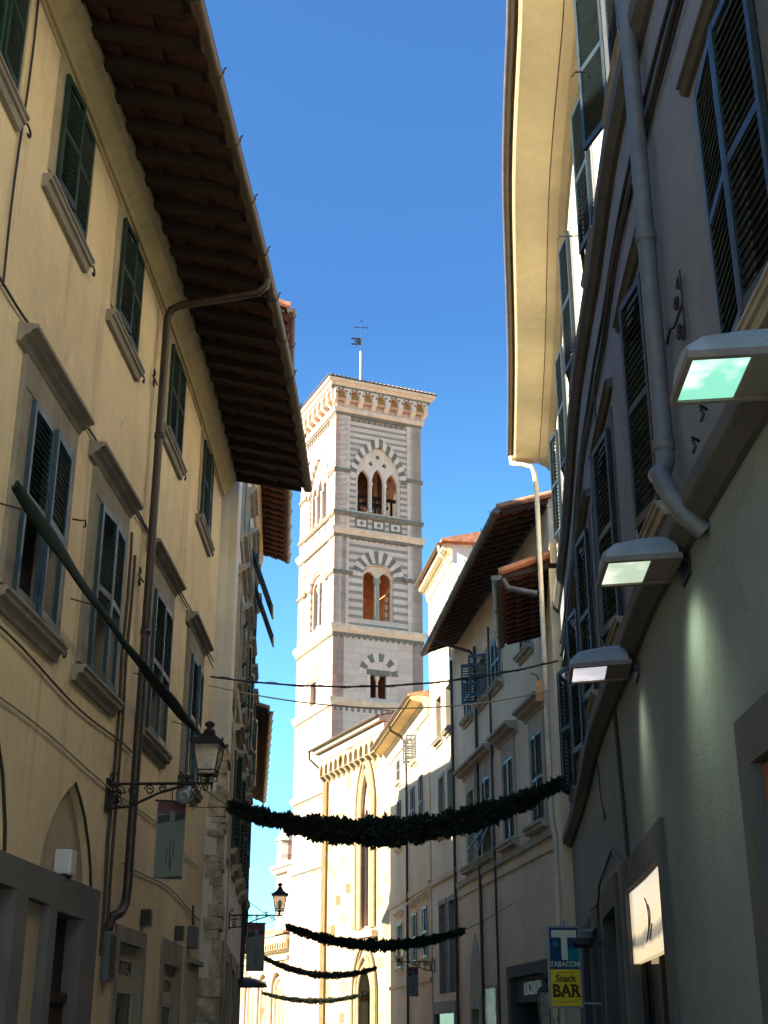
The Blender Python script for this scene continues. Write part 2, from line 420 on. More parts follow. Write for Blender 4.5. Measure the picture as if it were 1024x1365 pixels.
def sill(win, F, s0, s1, z, mat='serena', out=.14, h=.22, hooks=True):
    mb = MB(); sweep(mb, F, [(-.02, z - h), (.05, z - h), (.07, z - h * .55), (out * .8, z - h * .5), (out * .85, z - h * .25), (out, z - h * .2), (out, z), (-.02, z)], s0, s1)
    mb.build('sill', mat, win)
    if hooks:
        p, t, n = F.fr(s1); q = p + n * .06; q.z = z + .02; mb = MB()
        pts = [q + t * (.02 + .16 * k / 4) for k in range(5)] + [q + t * (.18 + .045 * math.sin(a)) + Vector((0, 0, -.045 + .045 * math.cos(a))) for a in (.8, 1.6, 2.4, 3.2, 4.0)]
        mb.tube(pts, .011, 5); mb.build('hook', 'iron', win)
def hood(win, F, s0, s1, z, mat='serena', out=.2, h=.22):
    mb = MB(); sweep(mb, F, [(-.02, z), (.04, z), (.07, z + h * .3), (out * .65, z + h * .45), (out * .7, z + h * .65), (out, z + h * .75), (out, z + h), (-.02, z + h + .03)], s0, s1)
    return mb.build('lintel', mat, win)
def band(house, F, prof, s0, s1, mat, name='string_course'):
    mb = MB(); sweep(mb, F, prof, s0, s1); return mb.build(name, mat, house)
def gutter(parent, F, s0, s1, z, oc, r=.08, mat='gutter', hooks=.0, name='gutter'):
    """half-round gutter; oc may be a function of s"""
    g = oc if callable(oc) else (lambda s: oc); mb = MB(); ss = steps(s0, s1, .6); n = 8; vs = []; fs = []
    for s in ss:
        p, t, nn = F.fr(s)
        for rr, rng in ((r, range(n + 1)), (r * .88, range(n, -1, -1))):
            for k in rng:
                a = math.pi + math.pi * k / n; q = p + nn * (g(s) + rr * math.cos(a)); vs.append((q.x, q.y, z + rr * math.sin(a)))
    m = 2 * (n + 1)
    for i in range(len(ss) - 1):
        for k in range(m): k2 = (k + 1) % m; fs.append([i * m + k, i * m + k2, (i + 1) * m + k2, (i + 1) * m + k])
    mb.add(vs, fs, True)
    for i in (0, len(ss) - 1):
        mb.add(vs[i * m:i * m + n + 1], [list(range(n + 1))])
    o = mb.build(name, mat, parent)
    if hooks:
        s = s0 + .3
        while s < s1:
            mb = MB()
            p, t, nn = F.fr(s); c = p + nn * g(s); c.z = z
            mb.tube([c + nn * (r + .008) * math.cos(a) + Vector((0, 0, (r + .008) * math.sin(a))) for a in (math.pi, 3.9, 4.71, 5.5, 6.28)] + [c + nn * (r + .01) + Vector((0, 0, .05)), c + nn * (r + .035) + Vector((0, 0, .075))], .011, 4)
            s += hooks
            mb.build('gutter_hook', mat, parent)
    return o
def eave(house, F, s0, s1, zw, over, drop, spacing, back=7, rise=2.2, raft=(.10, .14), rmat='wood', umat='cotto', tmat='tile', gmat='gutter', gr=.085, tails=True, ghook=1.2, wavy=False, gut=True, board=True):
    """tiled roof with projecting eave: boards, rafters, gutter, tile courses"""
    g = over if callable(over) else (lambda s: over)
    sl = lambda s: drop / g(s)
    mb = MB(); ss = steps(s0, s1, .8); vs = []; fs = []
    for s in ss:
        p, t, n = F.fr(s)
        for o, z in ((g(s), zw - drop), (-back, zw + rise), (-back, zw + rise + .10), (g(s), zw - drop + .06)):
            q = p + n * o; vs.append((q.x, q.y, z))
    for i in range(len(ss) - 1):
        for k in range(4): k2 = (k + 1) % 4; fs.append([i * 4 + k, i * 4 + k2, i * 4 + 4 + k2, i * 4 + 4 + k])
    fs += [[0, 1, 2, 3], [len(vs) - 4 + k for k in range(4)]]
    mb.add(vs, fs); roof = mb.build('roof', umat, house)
    s = s0 + .06; k = 0
    rw, rh = raft; grad = drop
    while s < s1 - rw:
        p, t, n = F.fr(s + rw / 2); mb = MB(); gg = g(s) - .06
        za = lambda o: zw - drop * (o / g(s)) if o > 0 else zw + rise * (-o / back)
        P = lambda a, o, dz: p + t * (a - rw / 2) + n * o + Vector((0, 0, za(o) + dz))
        mb.hexa([P(0, 0, -rh), P(rw, 0, -rh), P(rw, gg, -rh * .75), P(0, gg, -rh * .75), P(0, 0, .0), P(rw, 0, .0), P(rw, gg, .0), P(0, gg, .0)])
        if tails: mb.hexa([P(.01, gg, -rh * .4), P(rw - .01, gg, -rh * .4), P(rw - .01, gg + .05, -rh * .3), P(.01, gg + .05, -rh * .3), P(.01, gg, 0), P(rw - .01, gg, 0), P(rw - .01, gg + .05, 0), P(.01, gg + .05, 0)])
        mb.build('rafter', rmat, roof); s += spacing; k += 1
    if wavy:   # curved undersides of the pan tiles between the rafters
        mb = MB(); s = s0 + .06 + rw
        while s < s1 - spacing * .5:
            for c in range(3):
                a = g(s) * c / 3; b = g(s) * (c + 1) / 3 + .04; vs = []; n_ = 5
                for o, lift in ((a, 0), (b, -.05)):
                    for q in range(n_ + 1):
                        u = q / n_; sc = s + (spacing - rw) * u; z = zw - drop * o / g(s) - .012 + lift - .05 * math.sin(math.pi * u)
                        vs.append(F.P(sc, z, o))
                mb.add(vs, [[q, q + 1, n_ + 2 + q, n_ + 1 + q] for q in range(n_)], True)
            s += spacing
        mb.build('pan_tiles', umat, roof)
    # tile courses on top
    mb = MB(); s = s0 + .1
    while s < s1:
        z0 = zw - drop + .06
        a = F.P(s, z0 + .03, g(s) + .05); b = F.P(s, zw + rise + .13, -back); mb.tube([a, b], [.085, .085], 6); s += .24
    mb.build('roof_tiles', tmat, roof)
    if gut: gutter(roof, F, s0 - .02, s1 + .02, zw - drop - .02, (lambda s: g(s) + gr * .9), gr, gmat, ghook)
    return roof

# ================================================================== street fronts in plan
FL1 = Fac([(-3.5, 5), (-3.4, 9), (-3.25, 12.5), (-3.12, 15.5), (-3.04, 19), (-3.06, 22.9)], 1, True)
FR1 = Fac([(2.2, 3), (2.23, 6), (2.24, 8), (2.27, 10), (2.33, 11.2), (2.46, 12.8), (2.55, 14.3), (2.72, 16.5), (3.2, 21.2), (3.58, 25.6)], -1, True)
FR1b = Fac([(3.42, 25.75), (3.95, 31.2)], -1)
FR2 = Fac([(4.0, 29.8), (2.33, 42.4)], -1)
FR3 = Fac([(2.33, 42.45), (1.66, 47.0)], -1)
FR4 = Fac([(1.62, 47.05), (.22, 56.8)], -1)
FL2 = Fac([(-2.82, 23.25), (-3.9, 38)], 1)
FL3 = Fac([(-4.15, 38.1), (-5.68, 53.9)], 1)
FCH = Fac([(.25, 57), (.25 - math.sin(TH) * 8.0, 57 + math.cos(TH) * 8.0)], -1)
SUNB, SUNE = R(-109), R(27)
SUN = Vector((math.sin(SUNB) * math.cos(SUNE), math.cos(SUNB) * math.cos(SUNE), math.sin(SUNE)))
SUNWARD = Vector((math.sin(SUNB), math.cos(SUNB), 0))  # plan bearing of the sun; hidden end walls follow it to admit light

# ================================================================== setting
def sheet(name, pts, z, mat):
    mb = MB(); mb.quad(*[(x, y, z) for x, y in pts]); o = mb.build(name, mat); o['kind'] = 'structure'; return o
sheet('ground', [(-900, -900), (900, -900), (900, 900), (-900, 900)], -.012, 'ground')
mb = MB(); ss = [FL1.P(s, 0, -.0) for s in (-10, 0, 5, 9, 13, 17.8)]; rr = [FR1.P(s, 0, 0) for s in (-9, 0, 5, 10, 16, 22.5)]
pl = [(p.x, p.y) for p in ss] + [(-4.0, 38), (-5.8, 54.6), (-14, 74), (-3, 66), (.2, 57), (2.1, 42), (4.0, 29.8)] + [(p.x, p.y) for p in reversed(rr)]
tri = tessellate_polygon([[Vector((a, b, 0)) for a, b in pl]]); mb.add([(a, b, -.004) for a, b in pl], [list(t) for t in tri])
o = mb.build('road', 'paving'); o['kind'] = 'structure'
for F, a, b, w in ((FL1, -10, 17.9, .75), (FR1, -9, 22.6, .75), (FL2, 0, 14.7, .7), (FR2, .4, 12.3, .8)):
    mb = MB(); sweep(mb, F, [(0, -.1), (w, -.1), (w, .10), (w - .02, .12), (0, .12)], a, b)
    o = mb.build('pavement', 'serena'); o['kind'] = 'structure'

# ================================================================== LEFT NEAR HOUSE (yellow)
H = thing('town_house', (-3.3, 12, 0), 'yellow plastered town house with green louvred shutters and deep dark rafters', 'house')
YL = H
tops = [(-2.3, -1.35), (1.0, 1.95), (3.65, 4.6), (6.0, 7.0), (8.58, 9.55), (11.72, 12.72), (15.0, 16.1)]
f1 = [(-1.0, .2), (2.2, 3.4), (5.98, 7.22), (8.55, 9.62), (11.55, 12.75), (14.75, 16.0)]
ops = [(a, b, 9.55, 10.85, .22) for a, b in tops] + [(a, b, 5.22, 7.08, .22) for a, b in f1]
shopops = [(5.0, 6.95, -1, 2.80, .12), (7.32, 8.03, -1, 2.76, .05), (8.27, 9.27, -1, 2.72, .14)]
dops = [(11.08, 12.45, -1, 2.62, .10), (14.05, 15.5, -1, 2.52, .10)]
ops += shopops + dops
# blind pointed arches: shallow recess patches
ap1 = (7.3, 10.1, 3.08, 4.15); ap2 = (5.0, 6.95, 3.08, 4.75)
ops += [(ap1[0], ap1[1], ap1[2], ap1[3], .0), (ap2[0], ap2[1], ap2[2], ap2[3], .0)]
wall(H, FL1, -3, FL1.len, 0, 11.5, ops, 'yellow', 8, dirend=SUNWARD)
for k, (pt, hole, w_) in enumerate(((ap1, [(7.70, 3.082), (7.80, 3.32), (7.98, 3.56), (8.22, 3.78), (8.46, 3.93), (8.67, 4.03), (8.9, 3.91), (9.15, 3.74), (9.38, 3.5), (9.54, 3.27), (9.62, 3.082)], 0), (ap2, [(5.002, 3.082)] + [(5.002, 4.6)] + [(5.6, 4.42), (6.05, 4.1), (6.4, 3.7), (6.6, 3.3), (6.66, 3.082)], 0))):
    mb = MB(); plate(mb, FL1, [(pt[0], pt[2]), (pt[1], pt[2]), (pt[1], pt[3]), (pt[0], pt[3])], [hole], 0, .09); mb.build('wall', 'yellow', H)
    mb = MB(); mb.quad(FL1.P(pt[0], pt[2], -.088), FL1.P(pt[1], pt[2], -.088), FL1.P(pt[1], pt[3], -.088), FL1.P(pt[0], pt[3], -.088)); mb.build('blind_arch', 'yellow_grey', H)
    mb = MB(); lp = [q for q in hole if q[1] > 3.0]; n0 = 5
    pts = [FL1.P(a, z, .0) for a, z in lp[n0 if k == 0 else 1:]]
    mb.tube(pts, .018, 4); mb.build('arch_shadow_line', 'pipe', H)  # dark tube drawn as the shade line along the recess edge
# arch pier line to the right of the blind arch
mb = MB(); fbox(mb, FL1, 9.93, 9.97, 0, 3.05, -.01, .012); mb.build('pier_edge', 'pipe', H)
for a, b in tops:
    w = surround(H, FL1, a, b, 9.55, 10.85, .2, .2, .025, 'serena_warm')
    pane(w, FL1, a, b, 9.6, 10.85, -.2, 'void', False)
    sill(w, FL1, a - .32, b + .26, 9.42, 'serena', .12, .15)
    shutters(w, FL1, a - .03, b + .03, 9.52, 10.86, .03, 'closed', 'green', .058)
for i, (a, b) in enumerate(f1):
    w = surround(H, FL1, a, b, 5.22, 7.08, .27, .36, .05, 'serena')
    pane(w, FL1, a, b, 5.22, 7.08, -.2, 'void', False)
    hood(w, FL1, a - .48, b + .34, 7.47, 'serena', .19, .16)
    sill(w, FL1, a - .38, b + .28, 5.16, 'serena', .15, .17)
    mbx = MB(); fbox(mbx, FL1, a - .2, b + .2, 7.12, 7.14, .0505, .06); mbx.build('moulding', 'serena', w)
    shutters(w, FL1, a - .02, b + .02, 5.2, 7.09, .055, 'closed', 'blue', .062, slats=(.44, 1))  # blue paint stands in for skylight caught by these slats
# plinth shopfront in grey stone
def shop_surround(house, F, s0, s1, ops, ztop, mat, proud=.05, name='shopfront'):
    mb = MB()
    for o in ops:
        if len(o) > 4: lining(mb, F, o[0], o[1], 0, o[3], o[4])
    S = sorted(set([s0, s1] + [q for o in ops for q in o[:2]])); zt = sorted(set([0] + [o[3] for o in ops] + [ztop]))
    for a, b in zip(S, S[1:]):
        for c, d in zip(zt, zt[1:]):
            if any(o[0] < (a + b) / 2 < o[1] and (c + d) / 2 < o[3] for o in ops): continue
            fbox(mb, F, a, b, c, d, -.01, proud)
    return mb.build(name, mat, house)
sf = shop_surround(H, FL1, 4.7, 9.86, shopops, 3.06, 'shopstone')
mb = MB(); mb.quad(FL1.P(5.0, 0, -.11), FL1.P(6.95, 0, -.11), FL1.P(6.95, 2.8, -.11), FL1.P(5.0, 2.8, -.11)); mb.build('shop_window', 'glass', sf)
mb = MB(); mb.quad(FL1.P(7.32, 0, -.045), FL1.P(8.03, 0, -.045), FL1.P(8.03, 2.76, -.045), FL1.P(7.32, 2.76, -.045)); mb.build('blocked_opening', 'yellow_grey', sf)
mb = MB(); mb.quad(FL1.P(8.27, 0, -.135), FL1.P(9.27, 0, -.135), FL1.P(9.27, 2.72, -.135), FL1.P(8.27, 2.72, -.135))
mb.build('doorway', 'void', sf)
mb = MB(); fbox(mb, FL1, 8.30, 9.24, 0, 1.9, -.13, -.09); fbox(mb, FL1, 8.28, 9.26, 1.9, 2.0, -.13, -.06); mb.build('door', 'wood', sf)
for k, (a, b, zt, tp) in enumerate(((11.08, 12.45, 2.62, 2.80), (14.05, 15.5, 2.52, 2.84))):
    d = shop_surround(H, FL1, a - .2, b + .2, [(a, b, -1, zt, .095)], tp, 'serena', .03, 'door')
    mb = MB(); mb.quad(FL1.P(a, 0, -.095), FL1.P(b, 0, -.095), FL1.P(b, zt, -.095), FL1.P(a, zt, -.095)); mb.build('door_glass', 'glass', d)
    mb = MB(); fbox(mb, FL1, a + .006, b - .006, zt - .55, zt - .006, -.09, -.06); fbox(mb, FL1, a + .006, a + .07, 0, zt - .55, -.09, -.05); fbox(mb, FL1, b - .07, b - .006, 0, zt - .55, -.09, -.05)
    mb.build('transom_panel', 'yellow_grey', d)
def text_mesh(body, size, bold=0, depth=.01, spacing=1.0):
    cu = bpy.data.curves.new('lettering', 'FONT'); cu.body = body; cu.size = size; cu.extrude = depth; cu.offset = bold; cu.resolution_u = 3
    cu.align_x = 'CENTER'; cu.align_y = 'CENTER'; cu.space_character = spacing
    o = bpy.data.objects.new('lettering', cu); COL.objects.link(o); dg = bpy.context.evaluated_depsgraph_get()
    me = o.evaluated_get(dg).to_mesh(); v = [x.co.copy() for x in me.vertices]; f = [list(p.vertices) for p in me.polygons]
    o.evaluated_get(dg).to_mesh_clear(); bpy.data.objects.remove(o); bpy.data.curves.remove(cu); return v, f
def lettering(parent, body, size, c, x, y, n, mat, bold=0, sx=1.0, depth=.006, spacing=1.0, name='lettering'):
    v, f = text_mesh(body, size, bold, depth, spacing); c, x, y, n = map(Vector, (c, x, y, n)); mb = MB()
    mb.add([c + x * (q.x * sx) + y * q.y + n * q.z for q in v], f); return mb.build(name, mat, parent)
UP = Vector((0, 0, 1))
M['oldtext'] = paint('faded_letter_paint', (.30, .27, .21), .7)
M['darktext'] = paint('dark_letter_paint', (.05, .04, .035), .7)
for s, z in ((11.84, 2.34), (14.86, 2.24)):
    p, t, n = FL1.fr(s); lettering(YL, 'ITTEM', .23, Vector((p.x, p.y, z)) - n * .055, t, UP, n, 'darktext', 0, 1.1, .004)
# upper-case shop letter on the first window, seen at the left edge
p, t, n = FL1.fr(6.55); lettering(YL, 'A', .22, Vector((p.x, p.y, 2.3)) - n * .10, t, UP, n, 'whitebox', .006, 1, .004)
# cornice and eave
band(H, FL1, [(-.02, 11.06), (.05, 11.06), (.07, 11.12), (.20, 11.26), (.26, 11.38), (.27, 11.44), (-.02, 11.44)], -3, FL1.len + .02, 'cornice', 'cornice')
band(H, FL1, [(-.01, 10.98), (.025, 10.98), (.025, 11.03), (-.01, 11.03)], -3, FL1.len, 'cornice', 'cornice')
ov = lambda s: 1.32 + .012 * max(0, s)
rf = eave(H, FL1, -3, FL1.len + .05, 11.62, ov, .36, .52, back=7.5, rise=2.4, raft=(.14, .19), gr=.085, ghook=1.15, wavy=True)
mb = MB(); sweep(mb, FL1, [(-.02, 11.42), (1.5, 11.16), (1.5, 11.34), (-.02, 11.66)], FL1.len, FL1.len + .05); mb.build('bargeboard', 'wood', rf)
# downpipe from the gutter
def pt(F, s, z, o): return F.P(s, z, o)
mb = MB(); so = ov(11) + .06
mb.tube([pt(FL1, 10.5, 11.22, so + .02), pt(FL1, 10.5, 11.06, so), pt(FL1, 10.52, 10.98, so - .10), pt(FL1, 10.65, 10.96, .85), pt(FL1, 10.78, 10.95, .30), pt(FL1, 10.84, 10.92, .17), pt(FL1, 10.85, 10.78, .12)] +
        [pt(FL1, 10.85, z, .12) for z in (9, 7.2, 6, 4.5, 3.2)] + [pt(FL1, 10.8, 3.02, .12), pt(FL1, 10.66, 2.9, .10), pt(FL1, 10.45, 2.84, .06), pt(FL1, 10.4, 2.7, .03)], .055, 10)
for z in (9.0, 6.3): mb.lathe(pt(FL1, 10.85, z, .12), (1, 0, 0), (0, 1, 0), UP, [(.056, -.04), (.066, -.04), (.066, .04), (.056, .04)], 10)
mb.build('downpipe', 'pipe', H)
def scroll(mb, c, x, y, r, turns=1.4, th=.009, flip=1, n=14, start=0):
    mb.tube([Vector(c) + (Vector(x) * math.cos(start + flip * a) + Vector(y) * math.sin(start + flip * a)) * (r * (1 - .75 * i / n)) for i, a in ((i, 2 * math.pi * turns * i / n) for i in range(n + 1))], th, 4)
for z in (9.75, 6.95):
    mb = MB(); p, t, n = FL1.fr(10.68); q = Vector((p.x, p.y, z)) + n * .05
    mb.tube([q - t * .14, q + t * .16], .012, 4)
    scroll(mb, q + UP * .07 - t * .06, t, UP, .06); scroll(mb, q - UP * .07 - t * .06, t, UP, .06, flip=-1); mb.build('pipe_clamp', 'iron', H)
# cables and thin pipes on the wall
def cable(parent, pts, r=.012, mat='cable', name='cable'):
    mb = MB(); mb.tube(pts, r, 5); return mb.build(name, mat, parent)
for ds in (0, .22): cable(H, [pt(FL1, 10.12 + ds, z, .03 + .01 * math.sin(z * 3)) for z in (7.35 - ds, 7, 6.5, 5.8, 5, 4.2, 3.6 - ds * 2, 3.0, 2.4)], .02, 'pipe', 'conduit')
cable(H, [pt(FL1, s, 7.74 + .03 * math.sin(s * 2.2), .03) for s in steps(-2, 17.6, .5)], .014, 'pipe')
cable(H, [pt(FL1, s, 7.66 + .03 * math.sin(s * 1.7 + 1), .035) for s in steps(9.6, 17.6, .5)], .012, 'pipe')
cable(H, [pt(FL1, s, 4.88 - .01 * s + .04 * math.sin(s * 1.3), .03) for s in steps(-2, 11, .5)], .012, 'pipe')
cable(H, [pt(FL1, s, 4.35 - .012 * s + .03 * math.sin(s * 1.1), .03) for s in steps(4, 17, .5)], .011, 'palecable')
cable(H, [pt(FL1, 4.95 + .03 * math.sin(z * 2), z, .025) for z in steps(7.7, 11, .4)], .012, 'cable')
cable(H, [pt(FL1, s, 3.75 - .02 * s + .05 * math.sin(s), .03) for s in steps(10.9, 17.5, .5)], .010, 'pipe')
for s, z in ((7.75, 3.35), (10.35, 2.55), (13.0, 3.1), (14.9, 3.0)): pass
# small wall hook near the second window
mb = MB(); q = pt(FL1, 7.62, 6.55, .03); p, t, n = FL1.fr(7.62)
mb.tube([q, q + n * .08 + t * .05, q + n * .1 + t * .12 + UP * .03, q + n * .1 + t * .15 - UP * .03, q + n * .1 + t * .08 - UP * .06], .01, 4); mb.build('wall_hook', 'iron', H)

# unseen tall block added behind the yellow house to shade the palazzo
B = thing('shade_block', (-13, 5, 0), 'unseen ochre block added behind the yellow town house to shade the palazzo', 'building')
FB = Fac([(-11.2, 1.0), (-11.2, 18.2)], 1); bw = [(a, a + 1.1, z, z + 1.8, .2) for a in (3, 7, 11, 15) for z in (5, 9, 13.0)]
wall(B, FB, 0, 17.2, 0, 17.4, bw, 'ochre', 9)
for q in bw:
    w = surround(B, FB, q[0], q[1], q[2], q[3], .12); pane(w, FB, q[0], q[1], q[2], q[3], -.18, bars=False)
mb = MB(); mb.box((-15.7, 4.1, 17.4), (1, 0, 0), (0, 1, 0), (0, 0, 1), (-5.2, 5.2), (-3.5, 14.6), (.003, .2))
mb.quad((-20.9, .5, 17.61), (-10.5, .5, 17.61), (-15.7, .5, 17.2)); mb.quad((-20.9, 18.7, 17.61), (-10.5, 18.7, 17.61), (-15.7, 18.7, 17.2))
mb.quad((-20.9, .5, 17.61), (-20.9, 18.7, 17.61), (-15.7, 18.7, 17.2), (-15.7, .5, 17.2)); mb.quad((-10.5, .5, 17.61), (-10.5, 18.7, 17.61), (-15.7, 18.7, 17.2), (-15.7, .5, 17.2))
mb.build('roof', 'tile', B)

for (y0, y1, zt, lb) in ((24.5, 38.4, 21.5, 'unseen tall ochre block added for shade behind the tall pale house'), (38.5, 52.3, 17.3, 'unseen long ochre block added for shade behind the lower beige house')):  # unseen blocks added to throw shade on the right-hand houses
    B = thing('shade_block', (-16, (y0 + y1) / 2, 0), lb, 'building'); FB = Fac([(-12.1, y0), (-12.1, y1)], 1)
    bw = [(a, a + 1.0, z, z + 1.7, .2) for a in [1.2 + 3 * k for k in range(int((y1 - y0) / 3))] for z in (4, 8, 12)]
    wall(B, FB, 0, y1 - y0, 0, zt, bw, 'ochre', 7, dirend=SUNWARD)
    for q in bw: w = surround(B, FB, q[0], q[1], q[2], q[3], .12); pane(w, FB, q[0], q[1], q[2], q[3], -.18, bars=False)
    mb = MB(); sweep(mb, FB, [(.6, zt + .01), (.6, zt + .15), (-3.5, zt + 1.2), (-7.6, zt + .15), (-7.0, zt + .01)], -.4, y1 - y0 - 2.4); mb.build('roof', 'tile', B)

# ================================================================== LEFT SECOND HOUSE (tall, pale)
H = thing('town_house', (-3.5, 30, 0), 'tall pale house beyond the yellow one with a red rafter eave high above the street', 'house'); PH = H
w2 = []
for i, s in enumerate((2.4, 5.0, 7.6, 10.2, 12.8)):
    for z, h in ((4.9, 1.9), (8.2, 1.9), (11.3, 1.6)): w2.append((s, s + 1.1, z, z + h, .22))
g2 = [(2.0, 4.2, -1, 2.9, .4), (6.0, 8.2, -1, 2.9, .4), (10, 12, -1, 2.9, .4)]
wall(H, FL2, 0, FL2.len, 0, 15.3, w2 + g2, 'white', 8, dirend=SUNWARD)
mb = MB(); z = 0.2   # rough quoins at the corner
while z < 6.2:
    h = random.uniform(.10, .34); fbox(mb, FL2, random.uniform(-.09, -.02), random.uniform(.5, .95), z, z + h - .02, -random.uniform(.3, .45), random.uniform(.02, .09)); z += h
mb.build('quoin', 'rubble', H)
mb = MB(); fbox(mb, FL2, -.03, 1.2, 6.4, 15.2, -.4, .04); mb.build('pilaster', 'white', H)
for i, q in enumerate(w2):
    w = surround(H, FL2, q[0], q[1], q[2], q[3], .18, .22, .06, 'serena_warm'); pane(w, FL2, q[0], q[1], q[2], q[3], -.2, 'void', False)
    sill(w, FL2, q[0] - .25, q[1] + .25, q[2] - .01, 'serena_warm', .2, .22, False); hood(w, FL2, q[0] - .25, q[1] + .25, q[3] + .26, 'serena_warm', .24, .2)
    md, an = ('closed', (0, 0))
    if i in (8, 11): md, an = 'top', (20, 20)
    elif i in (4, 7, 13): md, an = 'open', (165, 165)
    elif i in (0, 3, 6, 9): md, an = 'open', (12, 8)
    shutters(w, FL2, q[0], q[1], q[2], q[3], .07 if md != 'closed' else 0, md, 'green', .09, an)
for q in g2:
    d = shop_surround(H, FL2, q[0] - .25, q[1] + .25, [(q[0], q[1], -1, q[3])], 3.2, 'serena', .06, 'shopfront')
    mb = MB(); mb.quad(FL2.P(q[0], 0, -.38), FL2.P(q[1], 0, -.38), FL2.P(q[1], 2.9, -.38), FL2.P(q[0], 2.9, -.38)); mb.build('shop_window', 'glass', d)
band(H, FL2, [(-.02, 7.55), (.12, 7.55), (.14, 7.75), (-.02, 7.75)], 1.25, FL2.len, 'serena_warm')
band(H, FL2, [(-.02, 14.6), (.08, 14.6), (.2, 15.2), (-.02, 15.2)], 0, FL2.len, 'ochre', 'cornice')
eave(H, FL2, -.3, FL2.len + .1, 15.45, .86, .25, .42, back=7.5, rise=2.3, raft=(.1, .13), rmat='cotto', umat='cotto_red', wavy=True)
cable(H, [pt(FL2, 11.8, z, .1) for z in steps(2.8, 15.0, 1)], .06, 'pipe', 'downpipe')
cable(H, [pt(FL2, .75 + .2 * math.sin(z * 1.7), z, .12) for z in steps(2.0, 7.2, .25)], .014, 'palecable')
cable(H, [pt(FL2, 1.35 + .12 * math.sin(z * 2.3), z, .1) for z in steps(1.5, 9, .3)], .014, 'palecable')

# ================================================================== LEFT THIRD HOUSE (lower)
H = thing('town_house', (-5, 46, 0), 'low beige house with a dark eave, between the tall pale house and the church square', 'house')
w3 = []
for s in (1.6, 4.6, 7.6, 10.6, 13.6):
    for z in (4.4, 7.6): w3.append((s, s + 1.1, z, z + 1.9, .22))
wall(H, FL3, 0, FL3.len, 0, 10.6, w3, 'beige', 8, dirend=SUNWARD)
for i, q in enumerate(w3):
    w = surround(H, FL3, q[0], q[1], q[2], q[3], .16, .2, .06, 'serena_warm'); pane(w, FL3, q[0], q[1], q[2], q[3], -.2, 'void', False)
    sill(w, FL3, q[0] - .25, q[1] + .25, q[2] - .01, 'serena_warm', .2, .2, False)
    shutters(w, FL3, q[0], q[1], q[2], q[3], .07, 'open', 'green', .1, (150, 160) if i % 3 else (20, 25))
band(H, FL3, [(-.02, 6.9), (.1, 6.9), (.12, 7.05), (-.02, 7.05)], 0, FL3.len, 'serena_warm')
eave(H, FL3, 0, FL3.len + .2, 10.8, .72, .3, .4, back=7.5, rise=2.2, raft=(.1, .13), wavy=True)
cable(H, [pt(FL3, 3.2, z, .16) for z in steps(2.0, 10.3, 1)], .07, 'pipe', 'downpipe')

# ================================================================== RIGHT NEAR BUILDING (grey)
H = thing('palazzo', (2.4, 14, 0), 'grey plastered palazzo carrying the floodlights, with stone belts and a smooth cream eave', 'building'); GP = H
wf = [(-5.4, -4.1), (-2.2, -.9), (.3, 1.6), (3.15, 4.45), (6.75, 7.95), (9.85, 11.15), (12.9, 14.1), (16.3, 17.5), (19.6, 20.8)]
wu = [(3.2, 4.4), (6.75, 7.9), (9.9, 11.0), (12.95, 14.05), (16.35, 17.45), (19.6, 20.7)]
ops = [(a, b, 5.55, 7.72, .24) for a, b in wf] + [(a, b, 10.25, 12.3, .24) for a, b in wu]
dr = [(1.2, 4.88, -1, 3.12, .14), (8.35, 11.1, -1, 2.98, .14), (12.3, 14.4, -1, 2.95, .2), (15.9, 17.6, -1, 3.0, .2), (18.4, 20.4, -1, 3.0, .2)]
ops += dr
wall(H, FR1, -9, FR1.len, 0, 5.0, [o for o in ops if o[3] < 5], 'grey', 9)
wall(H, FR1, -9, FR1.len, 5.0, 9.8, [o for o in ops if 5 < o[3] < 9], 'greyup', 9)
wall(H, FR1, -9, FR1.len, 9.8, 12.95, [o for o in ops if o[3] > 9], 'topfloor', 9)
for i, (a, b) in enumerate(wf):
    w = surround(H, FR1, a, b, 5.55, 7.72, .16, .16, .02, 'slate'); pane(w, FR1, a, b, 5.55, 7.72, -.22, 'void', False)
    hood(w, FR1, a - .38, b + .38, 8.0, 'slate', .09, .09)
    sill(w, FR1, a - .1, b + .1, 5.55, 'serena', .12, .12, False)
    ang = [(0, 0), (0, 0), (0, 0), (5, 4), (9, 6), (9, 10), (9, 11), (12, 14), (16, 18)][i]
    shutters(w, FR1, a, b, 5.56, 7.70, .03, 'open', 'black', .07, ang)
for i, (a, b) in enumerate(wu):
    w = surround(H, FR1, a, b, 10.25, 12.3, .14, .14, .02, 'greyup'); pane(w, FR1, a, b, 10.25, 12.3, -.22, 'void', False)
    sill(w, FR1, a - .1, b + .1, 10.25, 'serena', .1, .1, False)
    ang = [(0, 0), (0, 158), (11, 8), (10, 8), (9, 7), (12, 8)][i]
    shutters(w, FR1, a, b, 10.26, 12.28, .03, 'open', 'black', .07, ang)
    if i < 3:
        q = pt(FR1, b + .3, 11.1, 0); p, t, n = FR1.fr(b + .3); mb = MB(); mb.tube([q, q + n * .3, q + n * .34 - UP * .06], .01, 4); mb.build('shutter_stay', 'iron', w)
band(H, FR1, [(-.02, 4.92), (.05, 4.92), (.16, 5.0), (.17, 5.02), (.17, 5.14), (.12, 5.17), (.05, 5.2), (-.02, 5.22)], -9, FR1.len + .02, 'slate')
band(H, FR1, [(-.02, 9.60), (.05, 9.60), (.13, 9.68), (.14, 9.82), (.1, 9.88), (-.02, 9.9)], -9, FR1.len + .02, 'slate')
